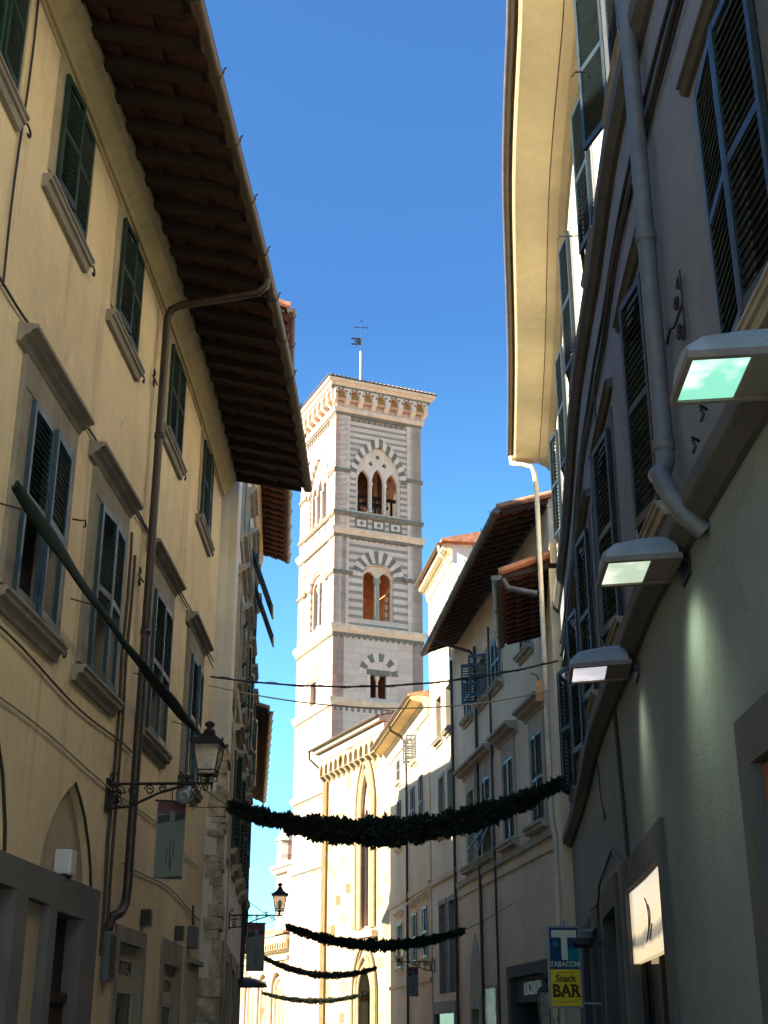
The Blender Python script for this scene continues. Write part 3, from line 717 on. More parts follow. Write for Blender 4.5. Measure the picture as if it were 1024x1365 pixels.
# smooth boxed eave
band(H, FR1, [(-.02, 12.90), (.03, 12.90), (.12, 13.02), (.26, 13.08), (.26, 13.5), (-.02, 13.5)], -9, FR1.len + .4, 'soffit', 'cornice')
band(H, FR1, [(.272, 13.10), (.76, 13.13), (.80, 13.17), (.80, 13.30), (.272, 13.5)], -9, FR1.len + .4, 'soffit', 'soffit')
band(H, FR1, [(-9, 13.52), (.84, 13.32), (.84, 13.38), (-9, 15.2)], -9, FR1.len + .4, 'tile', 'roof')
gutter(H, FR1, -9, FR1.len + .35, 13.32, .885, .06, 'lead')
# big grey downpipe
mb = MB(); mb.tube([pt(FR1, 6.05, z, .13) for z in (13.1, 11, 9.95, 9.0, 7.5, 6.4, 5.62)] + [pt(FR1, 6.0, 5.5, .17), pt(FR1, 5.85, 5.42, .24), pt(FR1, 5.7, 5.36, .26), pt(FR1, 5.55, 5.12, .22), pt(FR1, 5.5, 4.95, .14), pt(FR1, 5.5, 4.84, .02)], .072, 12)
for z in (7.6, 5.75): mb.lathe(pt(FR1, 6.05, z, .13), (1, 0, 0), (0, 1, 0), UP, [(.073, -.05), (.085, -.04), (.085, .04), (.073, .05)], 12)
mb.build('downpipe', 'greypipe', H)
mb = MB(); p, t, n = FR1.fr(5.55); q = Vector((p.x, p.y, 6.62)) + n * .04
mb.tube([q + t * .5, q + t * .34 + UP * .04, q + t * .2 - UP * .02, q - t * .12], .011, 5); mb.tube([q - t * .12 - UP * .22, q - t * .12 + UP * .28], .009, 4)
for a, b, f_ in ((.07, .1, 1), (.07, -.12, -1), (-.06, .2, 1), (-.06, -.2, -1)): scroll(mb, q + t * a + UP * b, t, UP, .075, 1.3, .009, f_)
mb.build('pipe_clamp', 'iron', H)
for s, z in ((5.05, 5.6), (5.35, 5.5)):
    mb = MB(); q = pt(FR1, s, z, .02); p, t, n = FR1.fr(s); mb.tube([q + t * .08, q + t * .02 + n * .06, q + n * .06 - UP * .05, q - t * .05 + n * .06 - UP * .1, q + n * .07 - UP * .13], .012, 5); mb.build('wall_hook', 'iron', H)
# cables along the upper wall
for k, (z0, rr_) in enumerate(((9.02, .02), (8.86, .028), (8.8, .014))):
    cable(H, [pt(FR1, s, z0 - .012 * s * (k + 1) * .4 + .035 * math.sin(s * 1.4 + k * 2), .03) for s in steps(-3, FR1.len - .1, .5)], rr_, 'cable')
cable(H, [pt(FR1, 10.9, z, .04) for z in (8.6, 8.3, 8.0)] + [pt(FR1, 11.9, z, .04) for z in (7.6, 6.4, 5.4)], .012, 'cable')
cable(H, [pt(FR1, 10.75 + .2 * (z - 3), z, .02) for z in steps(3.1, 4.9, .3)], .022, 'cable')
cable(H, [pt(FR1, 13.6, 4.8, .03), pt(FR1, 13.3, 4.4, .04), pt(FR1, 12.7, 3.95, .05), pt(FR1, 12.6, 4.05, .06)], .01, 'cable')
cable(H, [pt(FR1, 10.8, 3.2, .04), pt(FR1, 12.2, 3.55, .04), pt(FR1, 14.6, 3.42, .04), pt(FR1, 15.0, 3.2, .05), pt(FR1, 17.6, 3.35, .04)], .016, 'cable')
for i, q in enumerate(dr):
    fw = .3 if i < 2 else .22; top = 3.28 if i else 3.43
    d = shop_surround(H, FR1, q[0] - fw, q[1] + fw, [(q[0], q[1], -1, q[3], q[4] - .03)], top, 'slate', .04, 'doorway')
    zz = q[3]; mb = MB(); mb.quad(FR1.P(q[0], 0, -q[4] + .02), FR1.P(q[1], 0, -q[4] + .02), FR1.P(q[1], zz, -q[4] + .02), FR1.P(q[0], zz, -q[4] + .02)); mb.build('shop_window', 'glass', d)
    c = (q[0] + q[1]) / 2; mb = MB(); fbox(mb, FR1, q[0] + .01, q[0] + .09, 0, zz - .09, -q[4] + .03, -q[4] + .07); fbox(mb, FR1, q[1] - .09, q[1] - .01, 0, zz - .09, -q[4] + .03, -q[4] + .07); fbox(mb, FR1, q[0] + .01, q[1] - .01, zz - .09, zz - .01, -q[4] + .03, -q[4] + .07)
    fbox(mb, FR1, c - .05, c + .05, 0, zz - .09, -q[4] + .03, -q[4] + .065); mb.build('door_frame', 'wood', d)
M['bronze'] = paint('brown_shop_panel', (.22, .09, .05), .35, .2, .2)
mb = MB(); fbox(mb, FR1, 3.2, 4.85, 2.25, 3.1, -.07, -.02); mb.build('shop_panel', 'bronze', H)
# cream fascia over the shop door, its glow and reflected dark band painted in
def reflection_panel():
    m, nt, b = node_mat('cream_painted_reflection'); p = pos(nt); z = N(nt, 'ShaderNodeSeparateXYZ'); L(nt, p, z.inputs[0])
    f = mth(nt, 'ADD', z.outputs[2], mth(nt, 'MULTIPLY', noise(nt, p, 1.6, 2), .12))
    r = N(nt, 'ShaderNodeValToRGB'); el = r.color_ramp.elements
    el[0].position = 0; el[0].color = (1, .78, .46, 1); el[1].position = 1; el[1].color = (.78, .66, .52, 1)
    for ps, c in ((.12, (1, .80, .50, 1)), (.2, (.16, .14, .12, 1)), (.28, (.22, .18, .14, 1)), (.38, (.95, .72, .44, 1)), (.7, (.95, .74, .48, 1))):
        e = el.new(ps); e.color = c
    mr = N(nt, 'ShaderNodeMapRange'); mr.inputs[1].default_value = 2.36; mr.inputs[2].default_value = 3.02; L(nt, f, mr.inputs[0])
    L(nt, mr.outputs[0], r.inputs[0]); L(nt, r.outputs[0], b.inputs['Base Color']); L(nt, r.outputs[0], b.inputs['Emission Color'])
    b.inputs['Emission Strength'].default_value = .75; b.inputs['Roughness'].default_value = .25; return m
M['reflpanel'] = reflection_panel()
S_ = thing('shop_sign', FR1.P(9.7, 2.3, -.1), 'cream fascia with painted reflection and a thin curved emblem over the grey framed shop door', 'sign')
mb = MB(); fbox(mb, FR1, 8.38, 11.07, 2.27, 2.96, -.07, .0); mb.build('painted_glow_panel', 'reflpanel', S_)
mb = MB(); p, t, n = FR1.fr(9.6)
q = FR1.P(9.65, 2.62, .006)
for dx, a0, a1, rr_ in ((.0, .7, -.85, .28), (-.12, .55, -.7, .2)):
    mb.tube([q + t * (dx + .9 * (1 - math.cos(a0 + (a1 - a0) * k / 12)) ) + UP * rr_ * math.sin(a0 + (a1 - a0) * k / 12) for k in range(13)], .007, 4)
mb.tube([q - t * .1 - UP * .12, q + t * .02 - UP * .2, q - t * .22 - UP * .08], .006, 4)
mb.build('emblem', 'slate', S_)

# ================================================================== FLOODLIGHTS on the right wall
def emis(name, col, st, col2=None):
    m, nt, b = node_mat(name); c = mix(nt, ramp(nt, noise(nt, pos(nt), 3.2, 3), .42, .60), col, col2 or mul(col, .8))
    L(nt, c, b.inputs['Base Color']); L(nt, c, b.inputs['Emission Color']); b.inputs['Emission Strength'].default_value = st; b.inputs['Roughness'].default_value = .2; return m
M['em1'] = emis('greenish_lamp_glass', (.80, 1., .92), 1.15, (.24, .66, .50))
M['em2'] = emis('warm_lamp_glass', (.95, 1., .86), 1.05, (.50, .62, .47))
M['em3'] = emis('white_lamp_glass', (.90, .87, .90), .95, (.60, .58, .63))
def floodlight(s, z, k, label, em, tint, power):
    p, t, n = FR1.fr(s); base = Vector((p.x, p.y, z)); T = thing('floodlight', base, label, 'floodlight', 'floodlights along the stone belt')
    d = (n * .985 - UP * .06).normalized(); u = t.cross(d).normalized(); u = u if u.z > 0 else -u; ty_ = math.radians(4); t, u = (t * math.cos(ty_) - u * math.sin(ty_)), (u * math.cos(ty_) + t * math.sin(ty_)); o = base + n * .07
    # housing: curved back
    mb = MB(); L0, L1_ = .03, .56; Wd = .23; prof = [(-Wd, 0), (-Wd, .05), (-Wd * .8, .13), (-Wd * .45, .17), (Wd * .45, .17), (Wd * .8, .13), (Wd, .05), (Wd, 0)]
    vs = []
    for xx, sc in ((L0, .9), (L0 + .06, 1.15), (L0 + .2, 1.12), (L1_ - .10, .95), (L1_, .55)):
        for a, b in prof: vs.append(o + d * xx + t * a * (1 if xx < L1_ else .93) + u * b * sc)
    n8 = len(prof); fs = [[i * n8 + q, i * n8 + (q + 1) % n8, (i + 1) * n8 + (q + 1) % n8, (i + 1) * n8 + q] for i in range(4) for q in range(n8)]
    mb.add(vs, fs); mb.add(vs[:n8], [list(range(n8))]); mb.add(vs[-n8:], [list(range(n8))]); mb.build('housing', 'housing', T, .008)
    mb = MB(); b2 = lambda a, b, c: mb.box(o, d, t, u, a, b, c)
    b2((L0 - .02, L1_ + .02), (-Wd - .02, -Wd + .012), (-.045, -.002)); b2((L0 - .02, L1_ + .02), (Wd - .012, Wd + .02), (-.045, -.002))
    b2((L0 - .02, L0 + .02), (-Wd + .012, Wd - .012), (-.043, -.003)); b2((L1_ - .012, L1_ + .02), (-Wd + .012, Wd - .012), (-.043, -.003)); mb.build('glass_frame', 'lead', T)
    mb = MB(); mb.box(o, d, t, u, (L0 + .205, L1_ - .014), (-Wd + .014, Wd - .014), (-.03, -.012)); mb.build('lamp_glass', em, T)
    mb = MB(); mb.box(o, d, t, u, (L0 + .022, L0 + .20), (-Wd + .014, Wd - .014), (-.032, -.012)); mb.build('gear_cover', 'lead', T)
    mb = MB(); mb.box(base, n, t, UP, (0, .02), (-.14, .14), (-.12, .12))
    for sg in (-1, 1): mb.tube([base + t * .1 * sg + n * .02, base + t * .12 * sg + n * .12 + UP * .03, base + t * .12 * sg + n * .26], .016, 5)
    mb.tube([base + n * .25 - t * .16 + UP * .09, base + n * .25 + t * .16 + UP * .09], .045, 10); mb.build('bracket', 'iron', T)
    mb = MB(); mb.tube([base + n * .03 + UP * .1, base + n * .1 + UP * .2 - t * .05, base + n * .03 + UP * .3], .012, 5); mb.build('supply_cable', 'cable', T)
    ld = bpy.data.lights.new('flood_beam', 'SPOT'); ld.energy = power; ld.color = tint; ld.spot_size = R(92); ld.spot_blend = 1.0; ld.shadow_soft_size = .25
    lo = bpy.data.objects.new('flood_beam', ld); COL.objects.link(lo); lp = o + d * .34 - u * .10; lo.location = lp - base; lo.parent = T
    aim = base - UP * 1.9 - n * .55 - t * .35; lo.rotation_euler = (aim - lp).to_track_quat('-Z', 'Y').to_euler()
floodlight(3.3, 4.94, 0, 'largest looking floodlight with blue green glowing glass, above the panelled shop window', 'em1', (.6, 1, .76), 210)
floodlight(6.22, 4.85, 1, 'middle floodlight with pale yellow glow, throwing a long streak down the grey wall', 'em2', (.85, 1, .66), 88)
floodlight(9.1, 4.84, 2, 'farthest floodlight with small whitish glass, below the open dark shutters', 'em3', (.9, 1, .72), 45)

# ================================================================== small house between palazzo and beige house
H = thing('lean_to_house', (3.7, 28, 0), 'narrow low house with rippled tile eave squeezed behind the end of the palazzo', 'house')
wall(H, FR1b, 0, 4.0, 0, 10.6, [], 'beige', 5)
eave(H, FR1b, 0, 5.2, 10.75, .98, .25, .38, back=4.5, rise=1.6, raft=(.09, .12), rmat='wood', umat='cotto_red', gr=.11, gmat='greypipe', wavy=True, ghook=2)
mb = MB(); FG = Fac([(2.5, 25.72), (7.5, 25.2)], 1)
mb.quad((3.45, 25.7, 10.7), (7.5, 25.7, 10.7), (7.5, 25.7, 13.0), (3.45, 25.7, 11.1)); mb.build('gable_wall', 'tan', H)
mb = MB(); mb.tube([pt(FR1b, .1, 10.42, .95), pt(FR1b, .0, 10.2, .85), pt(FR1b, -.05, 10.1, .5), pt(FR1b, -.05, 10.05, .26)], .06, 8); mb.build('gutter_outlet', 'greypipe', H)
# ivory downpipe at the end of the palazzo
mb = MB(); px = lambda z, dx=0: Vector((3.24 + dx, 25.72, z))
e0 = FR1.P(FR1.len + .2, 13.2, .86)
mb.tube([e0, e0 - UP * .16, Vector((2.95, 25.74, 12.95)), Vector((3.16, 25.73, 12.90)), px(12.72, -.03)] + [px(z) for z in (12.4, 11, 10, 9, 7, 5.6)] + [px(5.35, .02), px(5.15, .05)] + [px(z, .05) for z in (4, 3, 2, .2)], .052, 10)
mb.build('downpipe', 'whitepipe', GP)
# orange junction lamp on the pipe
BX = thing('junction_box', px(8.0, -.1), 'small orange box clamped to the ivory downpipe beside the stone hood', 'box')
M['orange'] = paint('faded_orange_paint', (.62, .28, .10), .5)
mb = MB(); mb.box(px(7.75, -.12), (1, 0, 0), (0, 1, 0), UP, (-.09, .03), (-.16, -.06), (0, .42)); mb.build('case', 'orange', BX, .01)
mb = MB(); mb.tube([px(8.17, -.14) + Vector((0, -.1, 0)), px(8.3, -.2) + Vector((0, -.1, 0)), px(8.33, -.3) + Vector((0, -.1, 0))], .012, 5); mb.build('clamp', 'iron', BX)

# ================================================================== BEIGE HOUSE on the right with the big dark eave
H = thing('town_house', (3, 36, 0), 'beige house with stone window hoods, a lettered shopfront and a broad dark rafter eave', 'house')
f1 = [(1.45, 2.55), (4.6, 5.75), (7.5, 8.6), (9.85, 10.85)]; tp = [(2.2, 3.2), (5.65, 6.7), (7.5, 8.6), (9.95, 10.9)]
dd = [(2.1, 5.6, -1, 2.95, .35), (9.75, 10.85, -1, 2.3, .3)]
wall(H, FR2, 0, FR2.len, 0, 13.6, [(a, b, 6.3, 8.45, .22) for a, b in f1] + [(a, b, 10.75, 12.0, .22) for a, b in tp] + dd, 'beige', 8)
for i, (a, b) in enumerate(f1):
    w = surround(H, FR2, a, b, 6.3, 8.45, .2, .45, .05, 'serena_warm'); pane(w, FR2, a, b, 6.3, 8.45, -.2, 'void', i == 3)
    hood(w, FR2, a - .55, b + .6, 8.92, 'serena_warm', .35, .3); sill(w, FR2, a - .35, b + .35, 6.28, 'serena_warm', .25, .35, False)
    if i < 2: shutters(w, FR2, a, b, 6.3, 8.44, .0, 'closed', 'blue', .075)
    if i == 2: shutters(w, FR2, a, b, 7.1, 8.44, .0, 'closed', 'blue', .075); shutters(w, FR2, a, b, 6.3, 7.09, .03, 'top', 'blue', .075, (26, 38))
for i, (a, b) in enumerate(tp):
    w = surround(H, FR2, a, b, 10.75, 12.0, .16, .16, .03, 'serena_warm'); pane(w, FR2, a, b, 10.75, 12.0, -.2, 'void', False)
    sill(w, FR2, a - .25, b + .25, 10.72, 'serena_warm', .2, .2, False)
    shutters(w, FR2, a, b, 10.75, 11.98, .03, 'open' if i == 2 else 'closed', 'blue', .08, (60, 110) if i == 2 else (0, 0))
band(H, FR2, [(-.02, 5.55), (.05, 5.55), (.06, 5.72), (-.02, 5.72)], 0, FR2.len, 'beige')
band(H, FR2, [(-.02, 5.85), (.08, 5.85), (.10, 6.0), (-.02, 6.0)], 0, FR2.len, 'serena_warm')
eave(H, FR2, -.15, FR2.len + .1, 13.85, (lambda s: 1.22 - .022 * s), .42, .46, back=8, rise=2.4, raft=(.12, .16), rmat='cotto', umat='cotto_mid', wavy=True, gr=.1, gmat='lead')
mb = MB(); mb.quad(FR2.P(-.02, 13.6, .02), FR2.P(-.02, 13.6, -8), FR2.P(-.02, 16.2, -8), FR2.P(-.02, 13.9, .02)); mb.build('gable_wall', 'tan', H)
for s, o_, r_ in ((8.95, .08, .05), (6.9, .08, .035)):
    mb = MB(); mb.tube([pt(FR2, s, z, o_) for z in (12.6, 10.4, 8.6)] + ([pt(FR2, s, z, o_) for z in (7, 5, .3)] if s < 9 else []), r_, 8); mb.build('downpipe', 'pipe', H)
cable(H, [pt(FR2, 9.5, 12.9, 1.2), pt(FR2, 9.3, 12.7, .8), pt(FR2, 9.0, 12.45, .2), pt(FR2, 8.95, 12.2, .08)], .045, 'pipe', 'swan_neck')
sfr = shop_surround(H, FR2, 1.75, 5.95, [dd[0]], 3.22, 'slate', .08)
mb = MB(); mb.quad(*[FR2.P(a, z, -.34) for a, z in ((2.1, 0), (5.6, 0), (5.6, 2.95), (2.1, 2.95))]); mb.build('shop_window', 'glass', sfr)
mb = MB(); fbox(mb, FR2, 2.1, 5.6, 2.35, 2.93, -.3, -.05); mb.build('fascia', 'slate', sfr)
M['letter'] = paint('pale_letter_metal', (.62, .6, .54), .4)
p, t, n = FR2.fr(3.6); lettering(sfr, 'LUCENZIA', .42, Vector((p.x, p.y, 2.64)) - n * .035, -t, UP, n, 'letter', .004, .9, .012, 1.02)
# poster, niche, doorway
def poster_mat():
    m, nt, b = node_mat('faded_poster_print'); p = pos(nt)
    c = mix(nt, ramp(nt, noise(nt, p, 2.5, 5), .42, .58), (.07, .09, .09), (.55, .56, .55)); L(nt, c, b.inputs['Base Color']); b.inputs['Roughness'].default_value = .35; return m
M['poster'] = poster_mat()
PO = thing('poster_case', FR2.P(8.1, 2.0, .05), 'framed poster case on the beige wall beside the lettered shopfront', 'poster')
mb = MB(); fbox(mb, FR2, 7.35, 8.95, 1.5, 2.85, 0, .06); mb.build('case', 'serena', PO); mb = MB(); fbox(mb, FR2, 7.42, 8.88, 1.57, 2.78, .061, .068); mb.build('print', 'poster', PO)
d = surround(H, FR2, 9.75, 10.85, 0, 2.3, .2, .35, .05, 'serena_warm', name='door')
mb = MB(); mb.quad(*[FR2.P(a, z, -.28) for a, z in ((9.75, 0), (10.85, 0), (10.85, 2.3), (9.75, 2.3))]); mb.build('door_leaf', 'wood', d)
mb = MB(); plate(mb, FR2, [(9.4, 2.66)] + arch_pts(10.3, 2.67, .9, 1.7, 8) + [(11.2, 2.66)], [], .012, .01); mb.build('blind_arch', 'yellow_grey', H)

# ================================================================== TALL CREAM HOUSE, half in sunlight
H = thing('town_house', (1.8, 44.5, 0), 'tallest cream house, sunlit at the top, rising behind the hooded beige house', 'house')
mid = [(.45, 1.35, 7.9, 9.75), (2.1, 3.0, 7.9, 9.75)]; t3 = [(2.3, 3.2, 11.1, 12.6), (.5, 1.4, 11.1, 12.6)]; tl = [(.35, 1.45, 2.85, 5.6), (2.05, 3.1, 2.85, 5.6)]
wall(H, FR3, 0, FR3.len, 0, 17.3, [q + (.25,) for q in mid + t3 + tl], 'cream', 8)
for q in mid + t3:
    w = surround(H, FR3, *q, .12, .14, .03, 'serena_warm'); pane(w, FR3, *q, -.2, 'glass'); sill(w, FR3, q[0] - .2, q[1] + .2, q[2] - .01, 'serena', .2, .2, False)
for q in tl:
    w = surround(H, FR3, *q, .14, .16, .05, 'serena'); pane(w, FR3, *q, -.22, 'slate', True, 'slate'); mb = MB(); fbox(mb, FR3, q[0] + .05, q[1] - .05, q[2], q[2] + 1.3, -.2, -.12); mb.build('panel', 'void', w)
band(H, FR3, [(-.02, 6.35), (.07, 6.35), (.09, 6.5), (-.02, 6.5)], 0, FR3.len, 'tan')
band(H, FR3, [(-.02, 16.7), (.05, 16.7), (.08, 16.95), (.16, 17.0), (.16, 17.35), (-.02, 17.35)], -.05, FR3.len + .05, 'cream', 'cornice')
band(H, FR3, [(.162, 17.05), (.34, 17.1), (.34, 17.3), (.162, 17.35)], -.05, FR3.len + .05, 'cream', 'soffit')
band(H, FR3, [(-8, 17.36), (.40, 17.33), (.40, 17.42), (-8, 19.4)], -.3, FR3.len + .1, 'tile', 'roof')
gutter(H, FR3, -.1, FR3.len + .1, 17.34, .46, .06, 'gutter')
mb = MB(); mb.tube([FR3.P(.05, 17.25, .45), FR3.P(.05, 17.0, .42), FR3.P(.1, 16.85, .25), FR3.P(.2, 16.6, .1)] + [FR3.P(.25, z, .08) for z in (15, 13.4)], .05, 8); mb.build('downpipe', 'whitepipe', H)
mb = MB(); A0 = FR3.P(-.02, 13.2, 0); A1 = FR3.P(-.02, 13.2, -8); mb.quad(A0, A1, A1 + UP * 6.0, A0 + UP * 4.1); mb.build('gable_wall', 'white', H)
mb = MB(); mb.tube([pt(FR3, .06, z, .09) for z in (13.2, 10, 6, 3, .2)], .05, 8); mb.build('downpipe', 'pipe', H)
# timber shopfront
sf3 = shop_surround(H, FR3, .3, 4.2, [(.55, 3.9, -1, 2.25)], 2.6, 'serena', .12); mb = MB(); mb.quad(*[FR3.P(a, z, .02) for a, z in ((.55, 0), (3.9, 0), (3.9, 2.25), (.55, 2.25))]); mb.build('shop_window', 'glass', sf3)

# ================================================================== CREAM HOUSE by the church
H = thing('town_house', (.8, 52, 0), 'cream corner house with warm boxed eave next to the church wall', 'house')
mid = [(1.2, 2.0, 8.6, 10.5), (3.0, 3.9, 8.6, 10.4), (6.4, 7.4, 8.6, 10.4)]; t4 = [(2.6, 3.4, 11.3, 12.25), (6.6, 7.4, 11.2, 12.1)]; lw = [(.6, 1.5, 4.1, 5.8), (2.8, 3.8, 4.05, 5.75), (6.3, 7.4, 4.0, 5.65)]
wall(H, FR4, 0, FR4.len, 0, 12.9, [q + (.22,) for q in mid + t4 + lw], 'tan', 8)
for i, q in enumerate(mid + t4 + lw):
    w = surround(H, FR4, *q, .12, .14, .03, 'cream'); pane(w, FR4, *q, -.2, 'void', False); sill(w, FR4, q[0] - .2, q[1] + .2, q[2] - .01, 'cream', .18, .18, False)
    shutters(w, FR4, *q, .03, 'open', 'greypipe' if i < 5 else 'blue', .1, (75, 110) if i == 3 else (3, 3))
    if i > 4: hood(w, FR4, q[0] - .3, q[1] + .3, q[3] + .25, 'cream', .22, .2)
band(H, FR4, [(-.02, 6.4), (.06, 6.4), (.08, 6.6), (-.02, 6.6)], 0, FR4.len, 'tan'); band(H, FR4, [(-.02, 3.3), (.06, 3.3), (.08, 3.42), (-.02, 3.42)], 0, FR4.len, 'tan')
band(H, FR4, [(-.02, 12.4), (.06, 12.4), (.16, 12.75), (.24, 12.85), (.24, 13.1), (-.02, 13.1)], 0, FR4.len + .02, 'cream', 'cornice')
band(H, FR4, [(.242, 12.88), (.62, 12.95), (.66, 13.0), (.66, 13.1), (.242, 13.12)], 0, FR4.len + .05, 'ochre', 'soffit')
band(H, FR4, [(-8, 13.13), (.72, 13.12), (.72, 13.2), (-8, 15.0)], -.0, FR4.len + .15, 'tile', 'roof'); gutter(H, FR4, 0, FR4.len + .1, 13.1, .79, .07, 'gutter')
mb = MB(); mb.tube([FR4.P(4.6, 13.0, .78), FR4.P(4.6, 12.8, .7), FR4.P(4.65, 12.6, .3), FR4.P(4.65, 12.3, .09)] + [FR4.P(4.65, z, .08) for z in (10, 7, 4, .2)], .05, 8); mb.build('downpipe', 'pipe', H)

# ================================================================== CHURCH (transept wall, aisle arcade, nave)
CX_ = thing('church', (-2, 62, 0), 'sunlit cream stone church with traceried window and arcaded flank below the bell tower', 'church')
cw = (2.62, 6.1, 11.0, .62, 1.6)
LCH = 8.0
mb = MB()
hole1 = arch_hole(2.62, 5.9, 11.0, .62, 1.7, 8); hole2 = arch_hole(2.62, .2, 3.2, .8, 1.2, 8)
plate(mb, FCH, [(-.3, 0), (LCH, 0), (LCH, 14.4), (-.3, 14.4)], [hole1, hole2], 0, .5); 
q0, q1 = FCH.P(-.3, 0, -16), FCH.P(LCH, 0, -16)
mb.quad(FCH.P(LCH, 0), q1, q1 + UP * 14.4, FCH.P(LCH, 14.4)); mb.quad(FCH.P(-.3, 0), q0, q0 + UP * 14.4, FCH.P(-.3, 14.4)); mb.quad(q0, q1, q1 + UP * 14.4, q0 + UP * 14.4)
mb.build('transept_wall', 'churchwall', CX_)
mb = MB(); mb.quad(*[FCH.P(a, z, -.45) for a, z in ((1.5, .1), (3.8, .1), (3.8, 13), (1.5, 13))]); mb.build('window_back', 'void', CX_)
wd = MB()
for w_, h_, o_, t_ in ((.62, 1.7, .05, .12), (.82, 2.1, .10, .09), (1.08, 2.55, .16, .07)):
    a = [(2.62 - w_, 5.9)] + arch_pts(2.62, 11.0, w_, h_, 10) + [(2.62 + w_, 5.9)]
    wd.tube([FCH.P(x, z, o_ * .6) for x, z in a], t_, 6)
ww = wd.build('window', 'jamb', CX_)
mb = MB(); plate(mb, FCH, arch_hole(2.62, 5.9, 11.0, .618, 1.69, 8), [arch_hole(2.33, 6.0, 10.6, .23, .5, 5), arch_hole(2.91, 6.0, 10.6, .23, .5, 5), [(2.62 + .25 * math.cos(a), 11.75 + .25 * math.sin(a)) for a in [k * .785 for k in range(8)]]], -.12, .15); mb.build('tracery', 'mwhite', ww)
mb = MB(); fbox(mb, FCH, 1.3, 3.95, 5.5, 5.75, 0, .3); fbox(mb, FCH, 1.45, 3.8, 5.25, 5.5, 0, .18); mb.build('sill', 'mwhite', ww)
dr_ = MB()
for w_, h_, o_, t_ in ((.8, 1.2, .05, .1), (1.0, 1.6, .12, .1), (1.3, 2.2, .2, .08)):
    dr_.tube([FCH.P(x, z, o_ * .6) for x, z in [(2.62 - w_, .1)] + arch_pts(2.62, 3.2, w_, h_, 10) + [(2.62 + w_, .1)]], t_, 6)
dr_.build('portal', 'jamb', CX_)
# corner pilaster, corbel table and cornice
mb = MB(); fbox(mb, FCH, LCH - .55, LCH + .02, 0, 13.0, -.02, .12); mb.build('pilaster', 'sunochre', CX_)
def corbel_table(parent, F, s0, s1, z0, z1, pitch, out, mat, backmat, drop=.5):
    n = int((s1 - s0) / pitch); pitch = (s1 - s0) / n; holes = []
    for k in range(n):
        c = s0 + pitch * (k + .5); w_ = pitch * .32; holes.append(arch_hole(c, z0 + .02, z0 + (z1 - z0) * .45, w_, w_ * 1.15, 4))
    mb = MB(); plate(mb, F, [(s0, z0), (s1, z0), (s1, z1), (s0, z1)], holes, out, out * .8); mb.build('corbel_table', mat, parent)
    mb = MB(); mb.quad(*[F.P(a, z, out * .18) for a, z in ((s0, z0), (s1, z0), (s1, z1), (s0, z1))]); mb.build('corbel_back', backmat, parent)
    for k in range(n + 1):
        mb = MB(); c = s0 + pitch * k; c0, c1 = max(s0, c - pitch * .17), min(s1, c + pitch * .17)
        sweep(mb, F, [(0, z0 - drop), (.03, z0 - drop), (out + .002, z0), (0, z0)], c0, c1)
        mb.build('corbel', mat, parent)
corbel_table(CX_, FCH, -.3, LCH, 13.25, 13.95, .62, .32, 'churchwall', 'mochre', .3)
def lips(parent, F, s0, s1, rows, name='cornice'):
    for (prof, mt) in rows: band(parent, F, prof, s0, s1, mt, name)
lips(CX_, FCH, -.3, LCH + .1, [([(0, 13.97), (.36, 13.97), (.42, 14.15), (.42, 14.3), (0, 14.3)], 'mwhite'), ([(-.2, 14.33), (.62, 14.36), (.66, 14.55), (-.2, 14.75)], 'serena_warm')])
gutter(CX_, FCH, -.3, LCH + .4, 14.6, .72, .09, 'gutter')
mb = MB(); mb.quad(FCH.P(-.3, 14.6, .6), FCH.P(LCH + .3, 14.6, .6), FCH.P(LCH + .3, 17.0, -8), FCH.P(-.3, 17.0, -8)); mb.quad(FCH.P(-.3, 14.4, -16), FCH.P(LCH + .3, 14.4, -16), FCH.P(LCH + .3, 17.0, -8), FCH.P(-.3, 17.0, -8)); mb.build('roof', 'tile', CX_)
mb = MB(); mb.tube([FCH.P(LCH + .35, 14.6, .72), FCH.P(LCH + .35, 14.2, .72), FCH.P(LCH + .1, 13.9, .5), FCH.P(LCH + .0, 13.6, .16), FCH.P(LCH - .05, 13.2, .15)], .06, 8); mb.build('downpipe', 'pipe', CX_)
# --- bell tower geometry frame
T0 = (-3.43, 85.0); WA, WB = 6.65, 7.3
def TP(a, b, z): return Vector((T0[0] + E1[0] * a + E2[0] * b, T0[1] + E1[1] * a + E2[1] * b, z))
def pl2(a, b): q = TP(a, b, 0); return (q.x, q.y)
FA = Fac([pl2(0, 0), pl2(WA, 0)], 1); FBk = Fac([pl2(0, WB), pl2(WA, WB)], -1); FLf = Fac([pl2(0, 0), pl2(0, WB)], -1); FRt = Fac([pl2(WA, 0), pl2(WA, WB)], 1)
# aisle arcade beyond the tower
FAR = Fac([pl2(0, WB), pl2(0, WB + 34)], -1); AL = 24
mb = MB(); fbox(mb, FAR, .05, AL, 0, 8.0, -9, -.25); mb.build('aisle_wall', 'churchwall', CX_)
mb = MB(); holes = []; hh = []; c = 2.3
while c < AL - 2: holes.append(arch_hole(c, .3, 4.3, 1.25, 1.3, 8)); hh.append(c); c += 3.0
plate(mb, FAR, [(.05, 0), (AL, 0), (AL, 6.3), (.05, 6.3)], holes, 0, .24); mb.build('arcade', 'churchwall', CX_)
for c in hh:
    mb = MB(); mb.tube([FAR.P(x, z, .03) for x, z in arch_hole(c, .3, 4.3, 1.28, 1.33, 8)], .09, 6); mb.tube([FAR.P(x, z, -.12) for x, z in arch_hole(c, .3, 4.2, .95, 1.0, 8)], .08, 6); mb.build('arch_moulding', 'mwhite', CX_)
    mb = MB(); plate(mb, FAR, arch_hole(c, 2.4, 3.9, .38, .55, 5), [], -.235, .01); mb.build('lancet', 'mochre', CX_)
